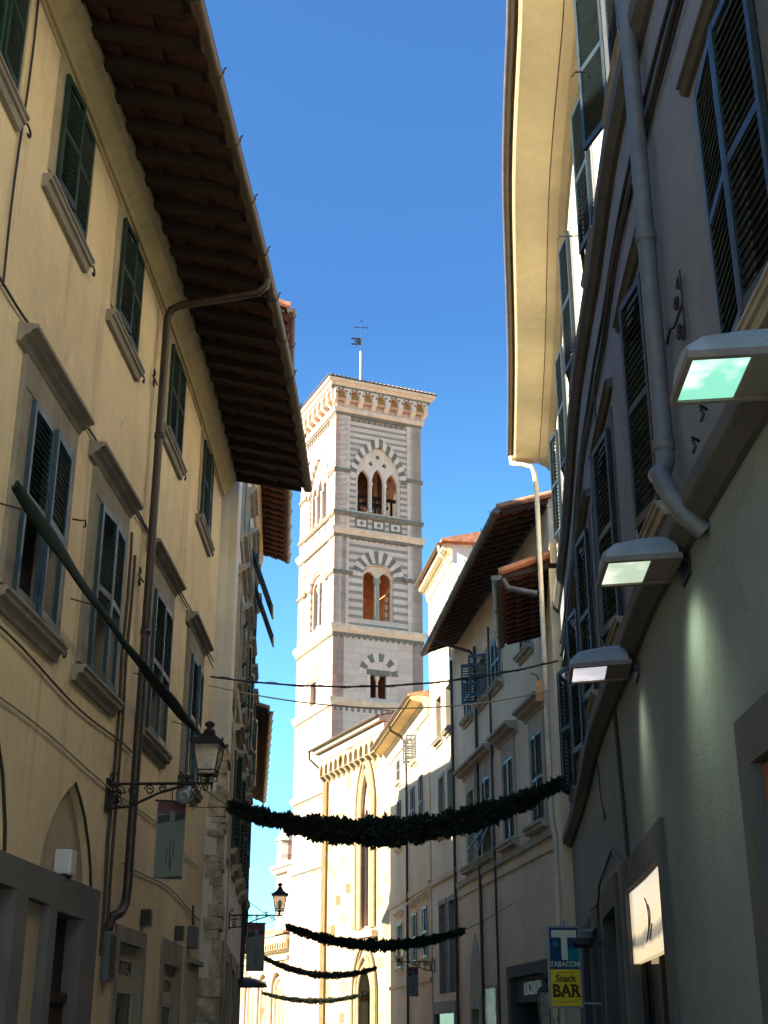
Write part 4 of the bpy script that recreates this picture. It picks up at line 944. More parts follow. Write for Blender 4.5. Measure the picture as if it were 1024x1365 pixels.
corbel_table(CX_, FAR, .05, AL, 7.0, 7.55, .5, .22, 'churchwall', 'mochre', .2)
lips(CX_, FAR, .05, AL, [([(-.2, 6.3), (.12, 6.3), (.2, 6.55), (-.2, 6.55)], 'mwhite'), ([(-.2, 7.57), (.26, 7.57), (.34, 7.85), (-.2, 7.85)], 'mwhite'), ([(-6.0, 9.6), (.5, 7.9), (.5, 8.05), (-6.0, 9.8)], 'tile')])
# striped nave wall and turret
def NB(a0, a1, b0, b1, z0, z1, mb): mb.box((T0[0], T0[1], 0), (E1[0], E1[1], 0), (E2[0], E2[1], 0), UP, (a0, a1), (b0, b1), (z0, z1))
mb = MB(); NB(1.2, 12, 9.5, 14, 0, 12.4, mb); mb.build('nave_wall', 'stripedfar', CX_)
mb = MB(); NB(.9, 12.3, 9.3, 14.2, 12.42, 12.75, mb); NB(.75, 12.4, 9.2, 14.3, 12.74, 13.0, mb); mb.build('cornice', 'mwhite', CX_)
mb = MB(); mb.quad(TP(.7, 9.2, 13.01), TP(.7, 14.3, 13.01), TP(6.6, 14.3, 14.4), TP(6.6, 9.2, 14.4)); mb.quad(TP(12.5, 9.2, 13.01), TP(12.5, 14.3, 13.01), TP(6.6, 14.3, 14.4), TP(6.6, 9.2, 14.4)); mb.build('roof', 'tile', CX_)
mb = MB(); cc = TP(1.6, 13.4, 13.0); mb.lathe(cc, (1, 0, 0), (0, 1, 0), UP, [(.62, 0), (.62, 1.7), (.74, 1.75), (.74, 1.9), (.56, 1.95), (.12, 3.2), (.08, 3.3), (0, 3.4)], 8, False); mb.build('turret', 'stripedfar', CX_)

# ================================================================== BELL TOWER
BT = thing('bell_tower', (T0[0], T0[1], 0), 'tall square bell tower striped in white and green marble with a weathervane mast', 'tower')
def rings(name, mat, prof):
    """moulding mitred round all four sides: profile [(o,z)] closed"""
    mb = MB(); vs = []; n = len(prof)
    for (a, b, sa, sb) in ((0, 0, -1, -1), (WA, 0, 1, -1), (WA, WB, 1, 1), (0, WB, -1, 1)):
        for o, z in prof: vs.append(TP(a + sa * o, b + sb * o, z))
    fs = []
    for i in range(4):
        j = (i + 1) % 4
        for k in range(n): k2 = (k + 1) % n; fs.append([i * n + k, i * n + k2, j * n + k2, j * n + k])
    mb.add(vs, fs); return mb.build(name, mat, BT)
def story(F, W, z0, z1, panel, plain, opening, name='wall', pil=1.1, inner=None):
    """corner piers proud of a recessed striped panel with a shaped opening"""
    c = W / 2
    if panel:
        mb = MB(); fbox(mb, F, .0, pil, z0, z1, -.9, 0); mb.build('corner_pier', plain, BT)
        mb = MB(); fbox(mb, F, W - pil, W, z0, z1, -.9, 0); mb.build('corner_pier', plain, BT)
        mb = MB(); plate(mb, F, [(pil, z0), (W - pil, z0), (W - pil, z1), (pil, z1)], opening, -.07, .75); mb.build(name, panel, BT)
    else:
        mb = MB(); plate(mb, F, [(0, z0), (W, z0), (W, z1), (0, z1)], opening, 0, .8); mb.build(name, plain, BT)
    mb = MB(); plate(mb, F, [(.85, z0), (W - .85, z0), (W - .85, z1), (.85, z1)], opening, -.84, .0); mb.build('inner_wall', 'shadebrick' if inner else 'brickin', BT)
def voussoirs(F, cs, zs, wi, hi, wo, ho, n, o0, o1, start=0):
    A = MB(); B_ = MB(); I = arch_pts(cs, zs, wi, hi, n); O = arch_pts(cs, zs, wo, ho, n); m = len(I) - 1
    for k in range(m):
        tgt = A if (k + start) % 2 else B_
        q = [I[k], I[k + 1], O[k + 1], O[k]]
        tgt.hexa([F.P(a, z, o0) for a, z in q] + [F.P(a, z, o1) for a, z in q])
    A.build('arch_stones', 'serp', BT); B_.build('arch_stones', 'mwhite', BT)
for F, W in ((FA, WA), (FLf, WB), (FBk, WA), (FRt, WB)):
    c = W / 2
    # lower shaft
    story(F, W, 0, 11.6, None, 'marble', []); story(F, W, 11.6, 16.3, None, 'marble', []); story(F, W, 16.3, 21.8, None, 'marble', [])
    op = arch_hole(c, 22.55, 24.0, .86, .35, 5)
    story(F, W, 21.8, 27.0, None, 'marble', [op])
    voussoirs(F, c, 24.15, .95, .95, 1.45, 1.55, 5, -.02, .03)
    mb = MB(); fbox(mb, F, c - .85, c + .85, 24.12, 24.5, -.3, .02); mb.build('lintel', 'serp', BT)
    mb = MB(); mb.lathe(F.P(c, 22.55, -.3), (1, 0, 0), (0, 1, 0), UP, [(.16, 0), (.16, .12), (.09, .2), (.085, 1.2), (.2, 1.45), (.2, 1.6)], 8); fbox(mb, F, c - .85, c - .6, 22.55, 24.12, -.25, .015); fbox(mb, F, c + .6, c + .85, 22.55, 24.12, -.25, .015); mb.build('colonnette', 'mwhite', BT)
    # middle belfry with twin lights
    op = arch_hole(c, 28.0, 31.0, 1.18, .95, 7)
    story(F, W, 27.4, 33.9, 'striped', 'marble', [op]); voussoirs(F, c, 31.05, 1.2, 1.1, 1.95, 2.0, 8, -.069, -.02)
    mb = MB(); plate(mb, F, arch_hole(c, 28.0, 31.0, 1.175, .94, 7), [arch_hole(c - .6, 28.02, 31.0, .46, .55, 5), arch_hole(c + .6, 28.02, 31.0, .46, .55, 5)], -.25, .25); mb.build('twin_arch', 'mpink', BT)
    mb = MB(); mb.lathe(F.P(c, 28.0, -.35), (1, 0, 0), (0, 1, 0), UP, [(.24, 0), (.24, .2), (.15, .3), (.14, 2.5), (.28, 2.9), (.28, 3.05)], 10); mb.build('colonnette', 'serena', BT)
    # top belfry with three lights
    op = arch_hole(c, 35.75, 38.4, 1.72, 2.6, 9)
    story(F, W, 34.5, 43.1, 'stripedfine', 'marble', [op], inner=True); voussoirs(F, c, 38.4, 1.73, 2.62, 2.2, 3.35, 11, -.069, -.0)
    hs = [arch_hole(c + d_, 35.9, 38.3, .45, .85 if d_ else 1.1, 5) for d_ in (-1.1, 0, 1.1)]
    for dx, dz in ((0, 40.3), (-.52, 39.72), (.52, 39.72)): hs.append([(c + dx + .2 * math.cos(a), dz + .2 * math.sin(a)) for a in (0, 1.57, 3.14, 4.71)])
    mb = MB(); plate(mb, F, arch_hole(c, 35.75, 38.4, 1.715, 2.59, 9), hs, -.2, .3); mb.build('tracery', 'mwhite', BT)
    mb = MB()
    for dx in (-.55, .55): mb.lathe(F.P(c + dx, 35.9, -.16), (1, 0, 0), (0, 1, 0), UP, [(.13, 0), (.13, .15), (.085, .22), (.085, 2.0), (.15, 2.2), (.15, 2.3)], 8)
    mb.build('colonnette', 'mwhite', BT)
    # parapet panels with lozenges
    for dx in (-1.3, 0, 1.3):
        mb = MB(); fbox(mb, F, c + dx - .48, c + dx + .48, 34.62, 35.3, -.068, -.03); mb.build('parapet_panel', 'serp', BT)
        mb = MB(); fbox(mb, F, c + dx - .34, c + dx + .34, 34.72, 35.2, -.029, -.01); mb.build('parapet_panel', 'mwhite', BT)
        mb = MB(); q = [(c + dx, 34.78), (c + dx + .18, 34.96), (c + dx, 35.14), (c + dx - .18, 34.96)]; mb.hexa([F.P(a, z, -.012) for a, z in q] + [F.P(a, z, .004) for a, z in q]); mb.build('lozenge', 'serp', BT)
    # dentils under the strings
    for zt, ph in ((21.85, .35), (26.85, .35), (33.95, .3), (43.1, .3), (16.3, .35), (11.6, .35)):
        mb = MB(); s = .25; w0 = 0 if zt in (21.85, 26.85, 16.3, 11.6) else 1.15
        s = w0 + .12; fbox(mb, F, w0 + .05, W - w0 - .05, zt - .10, zt - .002, -.09 if w0 else -.03, -.02 if w0 else .012)
        while s < W - w0 - .2: fbox(mb, F, s, s + .17, zt - ph, zt - .001, -.08 if w0 else -.02, .03 if not w0 else -.0); s += .42
        mb.build('dentils', 'serp', BT)
    for z0_, gap in ((31.0, 1.95), (38.62, 2.2)):
        for a_, b_ in ((-.099, c - gap), (c + gap, W + .099)):
            band(BT, F, [(-.1, z0_), (.04, z0_), (.10, z0_ + .1), (.10, z0_ + .28), (-.1, z0_ + .28)], a_, b_, 'serp')
    mb = MB(); mb.quad(F.P(0, 43.1), F.P(W, 43.1), F.P(W, 45.05), F.P(0, 45.05)); mb.build('wall', 'marble', BT)
    # corbelled crown
    corbel_table(BT, F, -.28, W + .28, 44.15, 45.0, .92, .52, 'mwhite', 'mochre', .5)
    mb = MB(); n_ = int((W + .56) / .92); pc = (W + .56) / n_
    for k in range(n_):   # striped fan over each small arch
        cx = -.28 + pc * (k + .5)
        for j, (wi, hi, wo, ho) in enumerate(((pc * .33, pc * .36, pc * .47, pc * .52),)):
            I = arch_pts(cx, 44.53, wi, hi, 4); O = arch_pts(cx, 44.53, wo, ho, 4)
            for i in range(0, len(I) - 1, 2): q = [I[i], I[i + 1], O[i + 1], O[i]]; mb.hexa([F.P(a, z, .521) for a, z in q] + [F.P(a, z, .535) for a, z in q])
    fbox(mb, F, .3, W - .3, 43.42, 43.5, .1, .16)
    mb.build('arch_fans', 'serp', BT)
rings('string_course', 'mpink', [(-.1, 11.6), (.08, 11.6), (.2, 11.85), (.2, 12.0), (-.1, 12.0)])
rings('string_course', 'mpink', [(-.1, 16.3), (.08, 16.3), (.2, 16.55), (.2, 16.7), (-.1, 16.7)])
rings('string_course', 'mpink', [(-.1, 21.85), (.08, 21.85), (.22, 22.15), (.22, 22.35), (-.1, 22.35)])
rings('string_course', 'mpink', [(-.1, 26.85), (.08, 26.85), (.24, 27.2), (.24, 27.4), (-.1, 27.4)])
rings('string_course', 'serp', [(-.1, 26.62), (.07, 26.62), (.07, 26.84), (-.1, 26.84)])
rings('string_course', 'mpink', [(-.1, 33.95), (.08, 33.95), (.22, 34.25), (.22, 34.42), (-.1, 34.42)])
rings('string_course', 'serp', [(-.1, 33.75), (.07, 33.75), (.07, 33.94), (-.1, 33.94)])
rings('string_course', 'serp', [(-.1, 35.34), (.06, 35.34), (.12, 35.45), (.12, 35.68), (-.1, 35.68)])
rings('string_course', 'serp', [(-.1, 43.1), (.05, 43.1), (.06, 43.28), (-.1, 43.28)])
rings('string_course', 'mpink', [(-.1, 43.29), (.14, 43.29), (.22, 43.45), (.22, 43.62), (-.1, 43.62)])
rings('cornice', 'serp', [(.0, 45.01), (.56, 45.01), (.58, 45.1), (.0, 45.1)])
rings('cornice', 'mpink', [(.0, 45.11), (.6, 45.11), (.72, 45.3), (.85, 45.36), (.9, 45.55), (.0, 45.6)])
mb = MB()
for q in (((-.98, -.98), (WA + .98, -.98)), ((WA + .98, -.98), (WA + .98, WB + .98)), ((WA + .98, WB + .98), (-.98, WB + .98)), ((-.98, WB + .98), (-.98, -.98))):
    mb.quad(TP(*q[0], 45.62), TP(*q[1], 45.62), TP(WA / 2, WB / 2, 47.6))
    for k in range(26):
        a = Vector(q[0]).lerp(Vector(q[1]), (k + .5) / 26); mb.tube([TP(a.x, a.y, 45.66), TP(WA / 2 + (a.x - WA / 2) * .2, WB / 2 + (a.y - WB / 2) * .2, 47.25)], .07, 5)
mb.quad(TP(-.98, -.98, 45.61), TP(WA + .98, -.98, 45.61), TP(WA + .98, WB + .98, 45.61), TP(-.98, WB + .98, 45.61)); mb.build('roof', 'lead', BT)
for z in (27.9, 35.7, 43.0): mb = MB(); NB(.85, WA - .85, .85, WB - .85, z - .15, z, mb); mb.build('floor', 'brickin', BT)
mb = MB(); mp = TP(WA / 2, WB / 2 - .1, 0); mb.tube([mp + UP * 47.4, mp + UP * 50.6], .13, 8); ms = mb.build('mast', 'steel', BT)
mb = MB(); mb.tube([mp + UP * 50.6, mp + UP * 53.3], .03, 6); ex = Vector((1, .1, 0)); mb.tube([mp + UP * 52.75 - ex * .48, mp + UP * 52.75 + ex * .48], .03, 5)
for q in (mp + UP * 52.75 - ex * .48, mp + UP * 52.75 + ex * .48, mp + UP * 53.3): mb.box(q, (1, 0, 0), (0, 1, 0), UP, (-.05, .05), (-.04, .04), (-.05, .05))
mb.build('cross', 'iron', ms)
mb = MB(); f0 = mp + UP * 51.2
for a, z0, z1 in ((.62, .47, .62), (.62, .0, .13)): mb.box(f0, -ex, (0, 1, 0), UP, (.03, a + .15), (-.012, .012), (z0, z1))
mb.box(f0, -ex, (0, 1, 0), UP, (.03, .30), (-.011, .011), (.12, .48)); mb.box(f0, -ex, (0, 1, 0), UP, (.29, .5), (-.01, .01), (.2, .4)); mb.build('weathervane', 'iron', ms)
# bells hang in the top belfry
for k, (a, b, sc, lb) in enumerate(((WA * .36, 2.6, 1.0, 'larger of the two bronze bells hanging in the top belfry'), (WA * .62, 3.4, .8, 'smaller of the two bronze bells hanging in the top belfry'))):
    Bq = TP(a, b, 36.9); bt = thing('bell', Bq, lb, 'bell', 'bells in the belfry'); M.setdefault('bronzebell', paint('old_bronze', (.10, .085, .06), .45, .2, .8))
    mb = MB(); mb.lathe(Bq, (1, 0, 0), (0, 1, 0), UP, [(.62 * sc, 0), (.56 * sc, .12 * sc), (.42 * sc, .45 * sc), (.34 * sc, .85 * sc), (.2 * sc, 1.05 * sc), (0, 1.1 * sc)], 16); mb.build('bell_body', 'bronzebell', bt)
    mb = MB(); mb.box(Bq + UP * 1.1 * sc, (E1[0], E1[1], 0), (E2[0], E2[1], 0), UP, (-.75, .75), (-.1, .1), (0, .28)); mb.tube([Bq + UP * .6 * sc, Bq - UP * .1], .05, 5); mb.build('headstock', 'wood', bt)
mb = MB()
for z, a0, a1, b in ((38.0, .9, WA - .9, 2.5), (38.0, .9, WA - .9, 3.9), (36.4, .9, WA - .9, 2.0)): NB(a0, a1, b, b + .2, z, z + .22, mb)
for k in range(4): NB(1.2 + k * 1.3, 1.35 + k * 1.3, 2.0, 2.14, 35.7, 38.0, mb)
mb.build('bell_frame', 'wood', BT)

# ================================================================== STREET LAMPS on wrought iron brackets
def make_lamp():
    T = thing('street_lamp', (0, 0, 0), 'lamp', 'street lamp', 'lantern lamps on wall brackets')
    X, Y, Z = Vector((1, 0, 0)), Vector((0, 1, 0)), UP; mb = MB()
    mb.box((0, 0, 0), X, Y, Z, (0, .03), (-.09, .09), (-.34, .06)); mb.tube([X * .0, X * 1.28], .018, 6); mb.tube([X * .02 - Z * .30, X * .3 - Z * .27, X * .62 - Z * .12, X * .95 - Z * .02], .016, 6)
    for x, z, r_, f_, st in ((.13, -.10, .09, 1, 0), (.13, -.22, .07, -1, 2), (.33, -.085, .075, 1, 1), (.33, -.19, .05, -1, 0), (.52, -.075, .065, -1, 3), (.68, -.06, .05, 1, 0), (1.08, -.07, .07, -1, 1), (1.2, -.05, .045, 1, 2), (.9, .05, .0 + .04, 1, 0), (.06, .1, .05, 1, 0)):
        scroll(mb, X * x + Z * z, X, Z, r_, 1.5, .009, f_, 14, st)
    scroll(mb, X * .13 - Z * .1, X, Y, .10, 1.2, .009, 1); scroll(mb, X * .12 - Z * .2, Y, Z, .10, 1.3, .009, 1)
    mb.tube([X * 1.28 + Z * .02, X * 1.28 - Z * .1], [.02, .006], 6)
    mb.build('bracket', 'iron', T)
    c = X * 1.22 + Z * .10; mb = MB()
    wb, wt, h = .10, .165, .36
    mb.lathe(c, X, Y, Z, [(.02, -.10), (.035, -.07), (.02, -.04), (.05, -.01), (wb * 1.2, 0)], 8)
    for sx in (-1, 1):
        for sy in (-1, 1):
            mb.tube([c + X * wb * sx + Y * wb * sy, c + X * wt * sx + Y * wt * sy + Z * h], .011, 4)
            mb.tube([c + X * wb * sx * .3 + Y * wb * sy * .3 - Z * .05, c + X * wb * sx * 1.0 + Y * wb * sy * 1.0 - Z * .06, c + X * wb * sx + Y * wb * sy], .008, 4)
    for w_, z in ((wb, 0), (wt, h), (wb + .01, .05)):
        P4 = [c + X * w_ * a + Y * w_ * b + Z * z for a, b in ((-1, -1), (1, -1), (1, 1), (-1, 1), (-1, -1))]
        for a, b in zip(P4, P4[1:]): mb.tube([a, b], .011, 4)
    fr_ = mb.build('lantern_frame', 'iron', T)
    mb = MB(); w0, w1 = wb - .004, wt - .006
    q = [(-1, -1), (1, -1), (1, 1), (-1, 1)]
    for i in range(4):
        a, b = q[i], q[(i + 1) % 4]; mb.quad(c + X * w0 * a[0] + Y * w0 * a[1] + Z * .005, c + X * w0 * b[0] + Y * w0 * b[1] + Z * .005, c + X * w1 * b[0] + Y * w1 * b[1] + Z * (h - .005), c + X * w1 * a[0] + Y * w1 * a[1] + Z * (h - .005))
    mb.build('lantern_glass', 'lampglass', fr_)
    mb = MB(); mb.lathe(c + Z * .02, X, Y, Z, [(.03, 0), (.03, .06), (.05, .08), (.055, .16), (.035, .22), (0, .24)], 10); mb.build('bulb', 'whitebox', fr_)
    mb = MB(); s2 = 2 ** .5; mb.lathe(c + Z * (h + .004), X, Y, Z, [(.0, 0), ((wt + .035) * s2, .0), ((wt + .03) * s2, .02), ((wt * .62) * s2, .10), (.09, .15), (.06, .18)], 4, False)
    mb.lathe(c + Z * (h + .15), X, Y, Z, [(.05, 0), (.075, .03), (.055, .05), (.03, .07), (.06, .10), (.065, .125), (.03, .15), (0, .16)], 12)
    for a, b in q: mb.lathe(c + X * (wt + .03) * a + Y * (wt + .03) * b + Z * (h + .02), X, Y, Z, [(.012, 0), (.02, .02), (0, .05)], 6)
    mb.build('lantern_cap', 'iron', T)
    return T
def copy_tree(o, parent=None):
    c = o.copy(); COL.objects.link(c); c.parent = parent; ORG[c.name] = ORG[o.name].copy()
    for ch in list(o.children): copy_tree(ch, c)
    return c
def place(o, F, s, z, label):
    p, t, n = F.fr(s); o.location = (p.x, p.y, z); o.rotation_euler = (0, 0, math.atan2(n.y, n.x)); o['label'] = label
lamp = make_lamp(); lamps = [lamp] + [copy_tree(lamp) for _ in range(2)]
place(lamps[0], FL1, 10.0, 4.25, 'nearest wall lantern on scrolled iron bracket, fixed to the yellow house')
lamps[0].scale = (.93, .93, .93); lamps[1].scale = (.84, .84, .84)
place(lamps[1], FL2, 4.7, 3.88, 'lantern on iron bracket from the tall pale house, seen against the church')
place(lamps[2], FR3, 4.3, 3.9, 'lantern on iron bracket from the tall cream house, half hidden by the second garland')
# small carriage lantern by the lettered shop
p, t, n = FR2.fr(.9)
LN = thing('wall_lantern', Vector((3.12, 26.6, 2.2)), 'dark carriage lantern with tall panes hanging low beside the bar sign', 'lantern')
mb = MB(); c = Vector((3.12, 26.6, 1.75)); mb.lathe(c + UP * .62, (1, 0, 0), (0, 1, 0), UP, [(.24, 0), (.2, .06), (.08, .14), (.05, .2), (.09, .24), (.03, .3), (.03, .36)], 6, False)
mb.lathe(c, (1, 0, 0), (0, 1, 0), UP, [(.05, -.12), (.1, -.04), (.19, 0), (.2, .03)], 6, False)
for k in range(6): a = math.pi * (k + .5) / 3; mb.tube([c + Vector((.19 * math.cos(a), .19 * math.sin(a), .02)), c + Vector((.22 * math.cos(a), .22 * math.sin(a), .62))], .014, 4)
for k in range(4): a = math.pi * k / 2; scroll(mb, c + UP * .9 + Vector((math.cos(a), math.sin(a), 0)) * .09, (math.cos(a), math.sin(a), 0), UP, .07, 1.2, .01)
mb.tube([c + UP * .95, c + UP * 1.05 + Vector((.2, 0, 0)), c + UP * 1.0 + Vector((.5, .2, 0))], .016, 5); mb.build('lantern_frame', 'iron', LN)
mb = MB(); mb.lathe(c, (1, 0, 0), (0, 1, 0), UP, [(.18, .03), (.21, .61)], 6, False); mb.build('lantern_glass', 'lampglass', LN)

# ---- museum style banners under the brackets
M['bred'] = flat('banner_red_print', (.12, .025, .035), .5); M['bgreen'] = flat('banner_green_print', (.13, .16, .14), .5); M['bdark'] = flat('banner_dark_print', (.014, .018, .028), .5)
M['bfig'] = flat('banner_grey_print', (.16, .16, .18), .5); M['bline'] = flat('banner_line_print', (.03, .035, .035), .5); M['bedge'] = flat('banner_edge', (.22, .24, .26), .5)
def banner(loc, x, W, Hh, label, tone=1):
    x = Vector(x).normalized(); n = Vector((x.y, -x.x, 0)); n = n if n.y < 0 else -n; B = thing('banner', loc, label, 'banner', 'printed banners below the lamp brackets'); c = Vector(loc)
    bx = lambda a, z, o: mb.box(c, x, n, UP, a, o, z)
    mb = MB(); bx((-W / 2, W / 2), (-Hh, 0), (-.006, .006)); mb.build('banner_cloth', 'bgreen', B); mb = MB(); bx((-W / 2 - .012, -W / 2), (-Hh, 0), (-.008, .008)); bx((W / 2, W / 2 + .012), (-Hh, 0), (-.008, .008)); mb.build('banner_edge', 'bedge', B)
    mb = MB(); bx((-W / 2, W / 2), (-Hh * .16, 0), (.0065, .0085)); mb.build('red_heading', 'bred', B)
    mb = MB(); q = [(-W / 2, -Hh * .30), (W / 2, -Hh * .22), (W / 2, -Hh * .13), (-W / 2, -Hh * .19)]; mb.hexa([c + x * a + UP * z + n * .0088 for a, z in q] + [c + x * a + UP * z + n * .0105 for a, z in q])
    mb.build('dark_picture', 'bdark', B); mb = MB()
    q = [(-W / 2, -Hh), (W / 2, -Hh), (W / 2, -Hh * .95), (-W / 2, -Hh * .995)]; mb.hexa([c + x * a + UP * z + n * .0088 for a, z in q] + [c + x * a + UP * z + n * .0105 for a, z in q]); mb.build('dark_footer', 'bdark', B)
    mb = MB()   # a slim figure printed on the cloth
    for a0, a1, z0, z1 in ((-.02, .045, -.25, -.12), (-.05, .06, -.30, -.26), (.0, .03, -.42, -.3), (-.09, -.04, -.40, -.3)): bx((a0 * W * 3, a1 * W * 3), (z0 * Hh, z1 * Hh), (.0107, .012))
    mb.build('printed_figure', 'bfig', B)
    mb = MB()
    for a, z0, z1 in ((.02, -.86, -.50), (.14, -.72, -.48), (.06, -.9, -.75), (-.1, -.8, -.62)): bx(((a - .02) * W, (a + .02) * W), (z0 * Hh, z1 * Hh), (.0067, .0085))
    mb.build('vertical_lines', 'bline', B)
    mb = MB(); mb.tube([c - x * (W / 2 + .04) + UP * .01, c + x * (W / 2 + .04) + UP * .01], .012, 5); mb.tube([c + UP * .01, c + UP * .16], .008, 4); mb.build('banner_rod', 'iron', B)
def lamp_point(F, s, z, o): return F.P(s, z, o)
banner(FL1.P(10.35, 4.10, .68), (1, .35, 0), .31, .86, 'largest banner with red heading and dark picture, hung below the nearest lamp bracket')
banner(FL2.P(4.75, 3.72, .56), (1, .2, 0), .34, .92, 'small pale banner with red heading below the lantern of the tall pale house')
banner(FR3.P(4.25, 3.7, .75), (1, -.2, 0), .34, .9, 'grey banner hanging below the lantern of the tall cream house')
# security projector under the first bracket
SP = thing('projector', FL1.P(10.25, 4.2, .84), 'white drum shaped projector clamped under the nearest lamp bracket', 'projector')
mb = MB(); q = FL1.P(10.2, 4.16, .86); dx = Vector((-.15, -.9, -.35)).normalized(); mb.lathe(q, dx.orthogonal().normalized(), dx.cross(dx.orthogonal().normalized()), dx, [(0, -.13), (.07, -.12), (.09, -.06), (.095, .09), (.08, .11), (0, .08)], 14); mb.build('drum', 'steel', SP)
mb = MB(); mb.tube([q, q + UP * .08, q + UP * .19], .014, 5); mb.box(q + UP * .19, (1, 0, 0), (0, 1, 0), UP, (-.09, .09), (-.04, .04), (-.01, .03)); mb.build('clamp', 'iron', SP)
# alarm siren box on the yellow house
AB = thing('alarm_box', FL1.P(8.5, 3.1, .05), 'small white alarm siren box inside the blind arch of the yellow house', 'alarm box')
mb = MB(); fbox(mb, FL1, 8.42, 8.62, 3.08, 3.33, -.085, .10); mb.build('case', 'whitebox', AB, .025); mb = MB(); fbox(mb, FL1, 8.41, 8.59, 3.062, 3.088, -.08, .07); mb.build('bracket', 'iron', AB)
for s, z, lb in ((12.35, 2.98, 'small dark box lamp above the lettered door next to the downpipe'), (15.05, 2.98, 'small dark box lamp above the lettered door next to the grey meter box')):
    q = thing('wall_light', FL1.P(s, z, .05), lb, 'wall light', 'box lamps over the doors'); p, t, n = FL1.fr(s)
    mb = MB(); mb.box(FL1.P(s, z, 0), t, n, UP, (-.09, .09), (0, .12), (-.1, .1)); mb.build('case', 'pipe', q, .01); mb = MB(); mb.box(FL1.P(s, z, 0), t, n, UP, (-.075, .075), (.02, .11), (-.112, -.101)); mb.build('lens', 'lampglass', q)
q = thing('meter_box', FL1.P(10.35, 2.4, .05), 'narrow grey metal cabinet under the elbow of the brown downpipe', 'cabinet'); mb = MB(); fbox(mb, FL1, 10.3, 10.62, 2.15, 2.68, .001, .09); mb.build('case', 'greypipe', q, .01); mb = MB(); fbox(mb, FL1, 10.33, 10.59, 2.2, 2.64, .091, .097); mb.build('lid', 'slate', q)
q = thing('notice_board', FL1.P(17, 2, .05), 'tall pale panel standing at the corner of the yellow house', 'panel'); mb = MB(); fbox(mb, FL1, 16.25, 17.55, .6, 2.62, .0, .05); mb.build('panel', 'yellow_grey', q); mb = MB(); fbox(mb, FL1, 16.2, 17.6, 2.63, 2.7, 0, .12); mb.build('cap', 'serena', q)
q = thing('junction_box', FL1.P(16.4, 3.0, .05), 'grey meter box with round dials on the corner of the yellow house', 'box'); mb = MB(); fbox(mb, FL1, 16.3, 16.75, 2.86, 3.18, .0, .12); mb.build('case', 'greypipe', q, .01); mb = MB(); mb.tube([FL1.P(16.5, 3.2, .06), FL1.P(16.5, 3.5, .04)], .02, 6); mb.build('conduit', 'pipe', q)

# ================================================================== green rolled banner cloth stretched along the yellow house
def green_cloth():
    T = thing('rolled_awning', FL1.P(9, 5.6, .35), 'long dark green cloth strip slung across the lower windows of the yellow house', 'awning')
    mb = MB(); n = 40; vs = []; A = FL1.P(4.9, 5.78, .35); B_ = FL1.P(13.9, 5.67, .35)
    # finish at the nearest lantern's height beyond the third window
    for i in range(n + 1):
        u = i / n; c = A.lerp(B_, u); c.z -= .10 * math.sin(math.pi * u) + .025 * math.sin(u * 31) * .4; w = (.03 + .038 * min(1, u * 8)) + .02 * math.sin(u * 9 + 1) - .02 * u; p, t, nn = FL1.fr(4.9 + 9 * u)
        tw = 1.0 + .5 * math.sin(u * 7); d1 = nn * math.cos(tw) + UP * math.sin(tw); d2 = nn * -math.sin(tw) + UP * math.cos(tw)
        for k in range(8):
            a = 2 * math.pi * k / 8; rr_ = .016 + .008 * math.sin(3 * a + u * 40); vs.append(c + d1 * w * math.cos(a) + d2 * rr_ * math.sin(a))
    mb.add(vs, [[i * 8 + k, i * 8 + (k + 1) % 8, (i + 1) * 8 + (k + 1) % 8, (i + 1) * 8 + k] for i in range(n) for k in range(8)], True)
    mb.add([vs[k] for k in range(8)], [list(range(8))]); mb.build('cloth', 'darkcloth', T)
    mb = MB()
    for s in (5.2, 7.9, 10.9, 13.6): mb.tube([FL1.P(s, 5.78, .0), FL1.P(s, 5.68, .34)], .009, 4)
    mb.build('guy_wire', 'cable', T)
green_cloth()

# ================================================================== TABACCHI / Snack BAR sign
SG = thing('bar_sign', Vector((2.6, 20.0, 2.0)), 'projecting TABACCHI and Snack BAR sign, blue above yellow, on the grey palazzo', 'sign')
M['sblue'] = flat('sign_blue', (.012, .05, .12), .3, .05); M['steal'] = flat('sign_teal', (.008, .13, .15), .3, .08); M['spale'] = flat('sign_pale_green', (.36, .42, .34), .3, .1); M['syel'] = flat('sign_yellow', (.36, .31, .02), .35, .12); M['sdk'] = flat('sign_dark_brown', (.045, .025, .008), .4); M['sframe'] = paint('sign_frame_metal', (.34, .35, .34), .4, .1, .3)
c0 = Vector((2.61, 20.0, 2.52)); X = Vector((1, .12, 0)).normalized(); Nn = Vector((.12, -1, 0)).normalized()
sb = lambda mb, a, z, o: mb.box(c0, X, Nn, UP, a, o, z)
mb = MB(); sb(mb, (-.245, .245), (-.56, .56), (-.07, .0)); mb.build('sign_box', 'sframe', SG, .006)
mb = MB(); sb(mb, (-.215, .215), (-.035, .535), (.001, .006)); mb.build('blue_field', 'sblue', SG)
mb = MB(); q = [(.03, .0), (.213, .0), (.213, .24), (.03, .24)]; mb.hexa([c0 + X * a + UP * z + Nn * .0065 for a, z in q] + [c0 + X * a + UP * z + Nn * .009 for a, z in q]); mb.build('teal_field', 'steal', SG)
mb = MB(); sb(mb, (-.185, .185), (.40, .50), (.0095, .013)); sb(mb, (-.045, .045), (.09, .40), (.0095, .013)); mb.build('letter_t', 'spale', SG)
mb = MB(); mb.lathe(c0 - X * .125 + UP * .3 + Nn * .0095, X, UP, Nn, [(.04, 0), (.04, .003), (0, .003)], 12); mb.build('emblem', 'steal', SG)
lettering(SG, 'TABACCHI', .105, c0 + UP * .028 + Nn * .0115, X, UP, Nn, 'spale', .001, .86, .001)
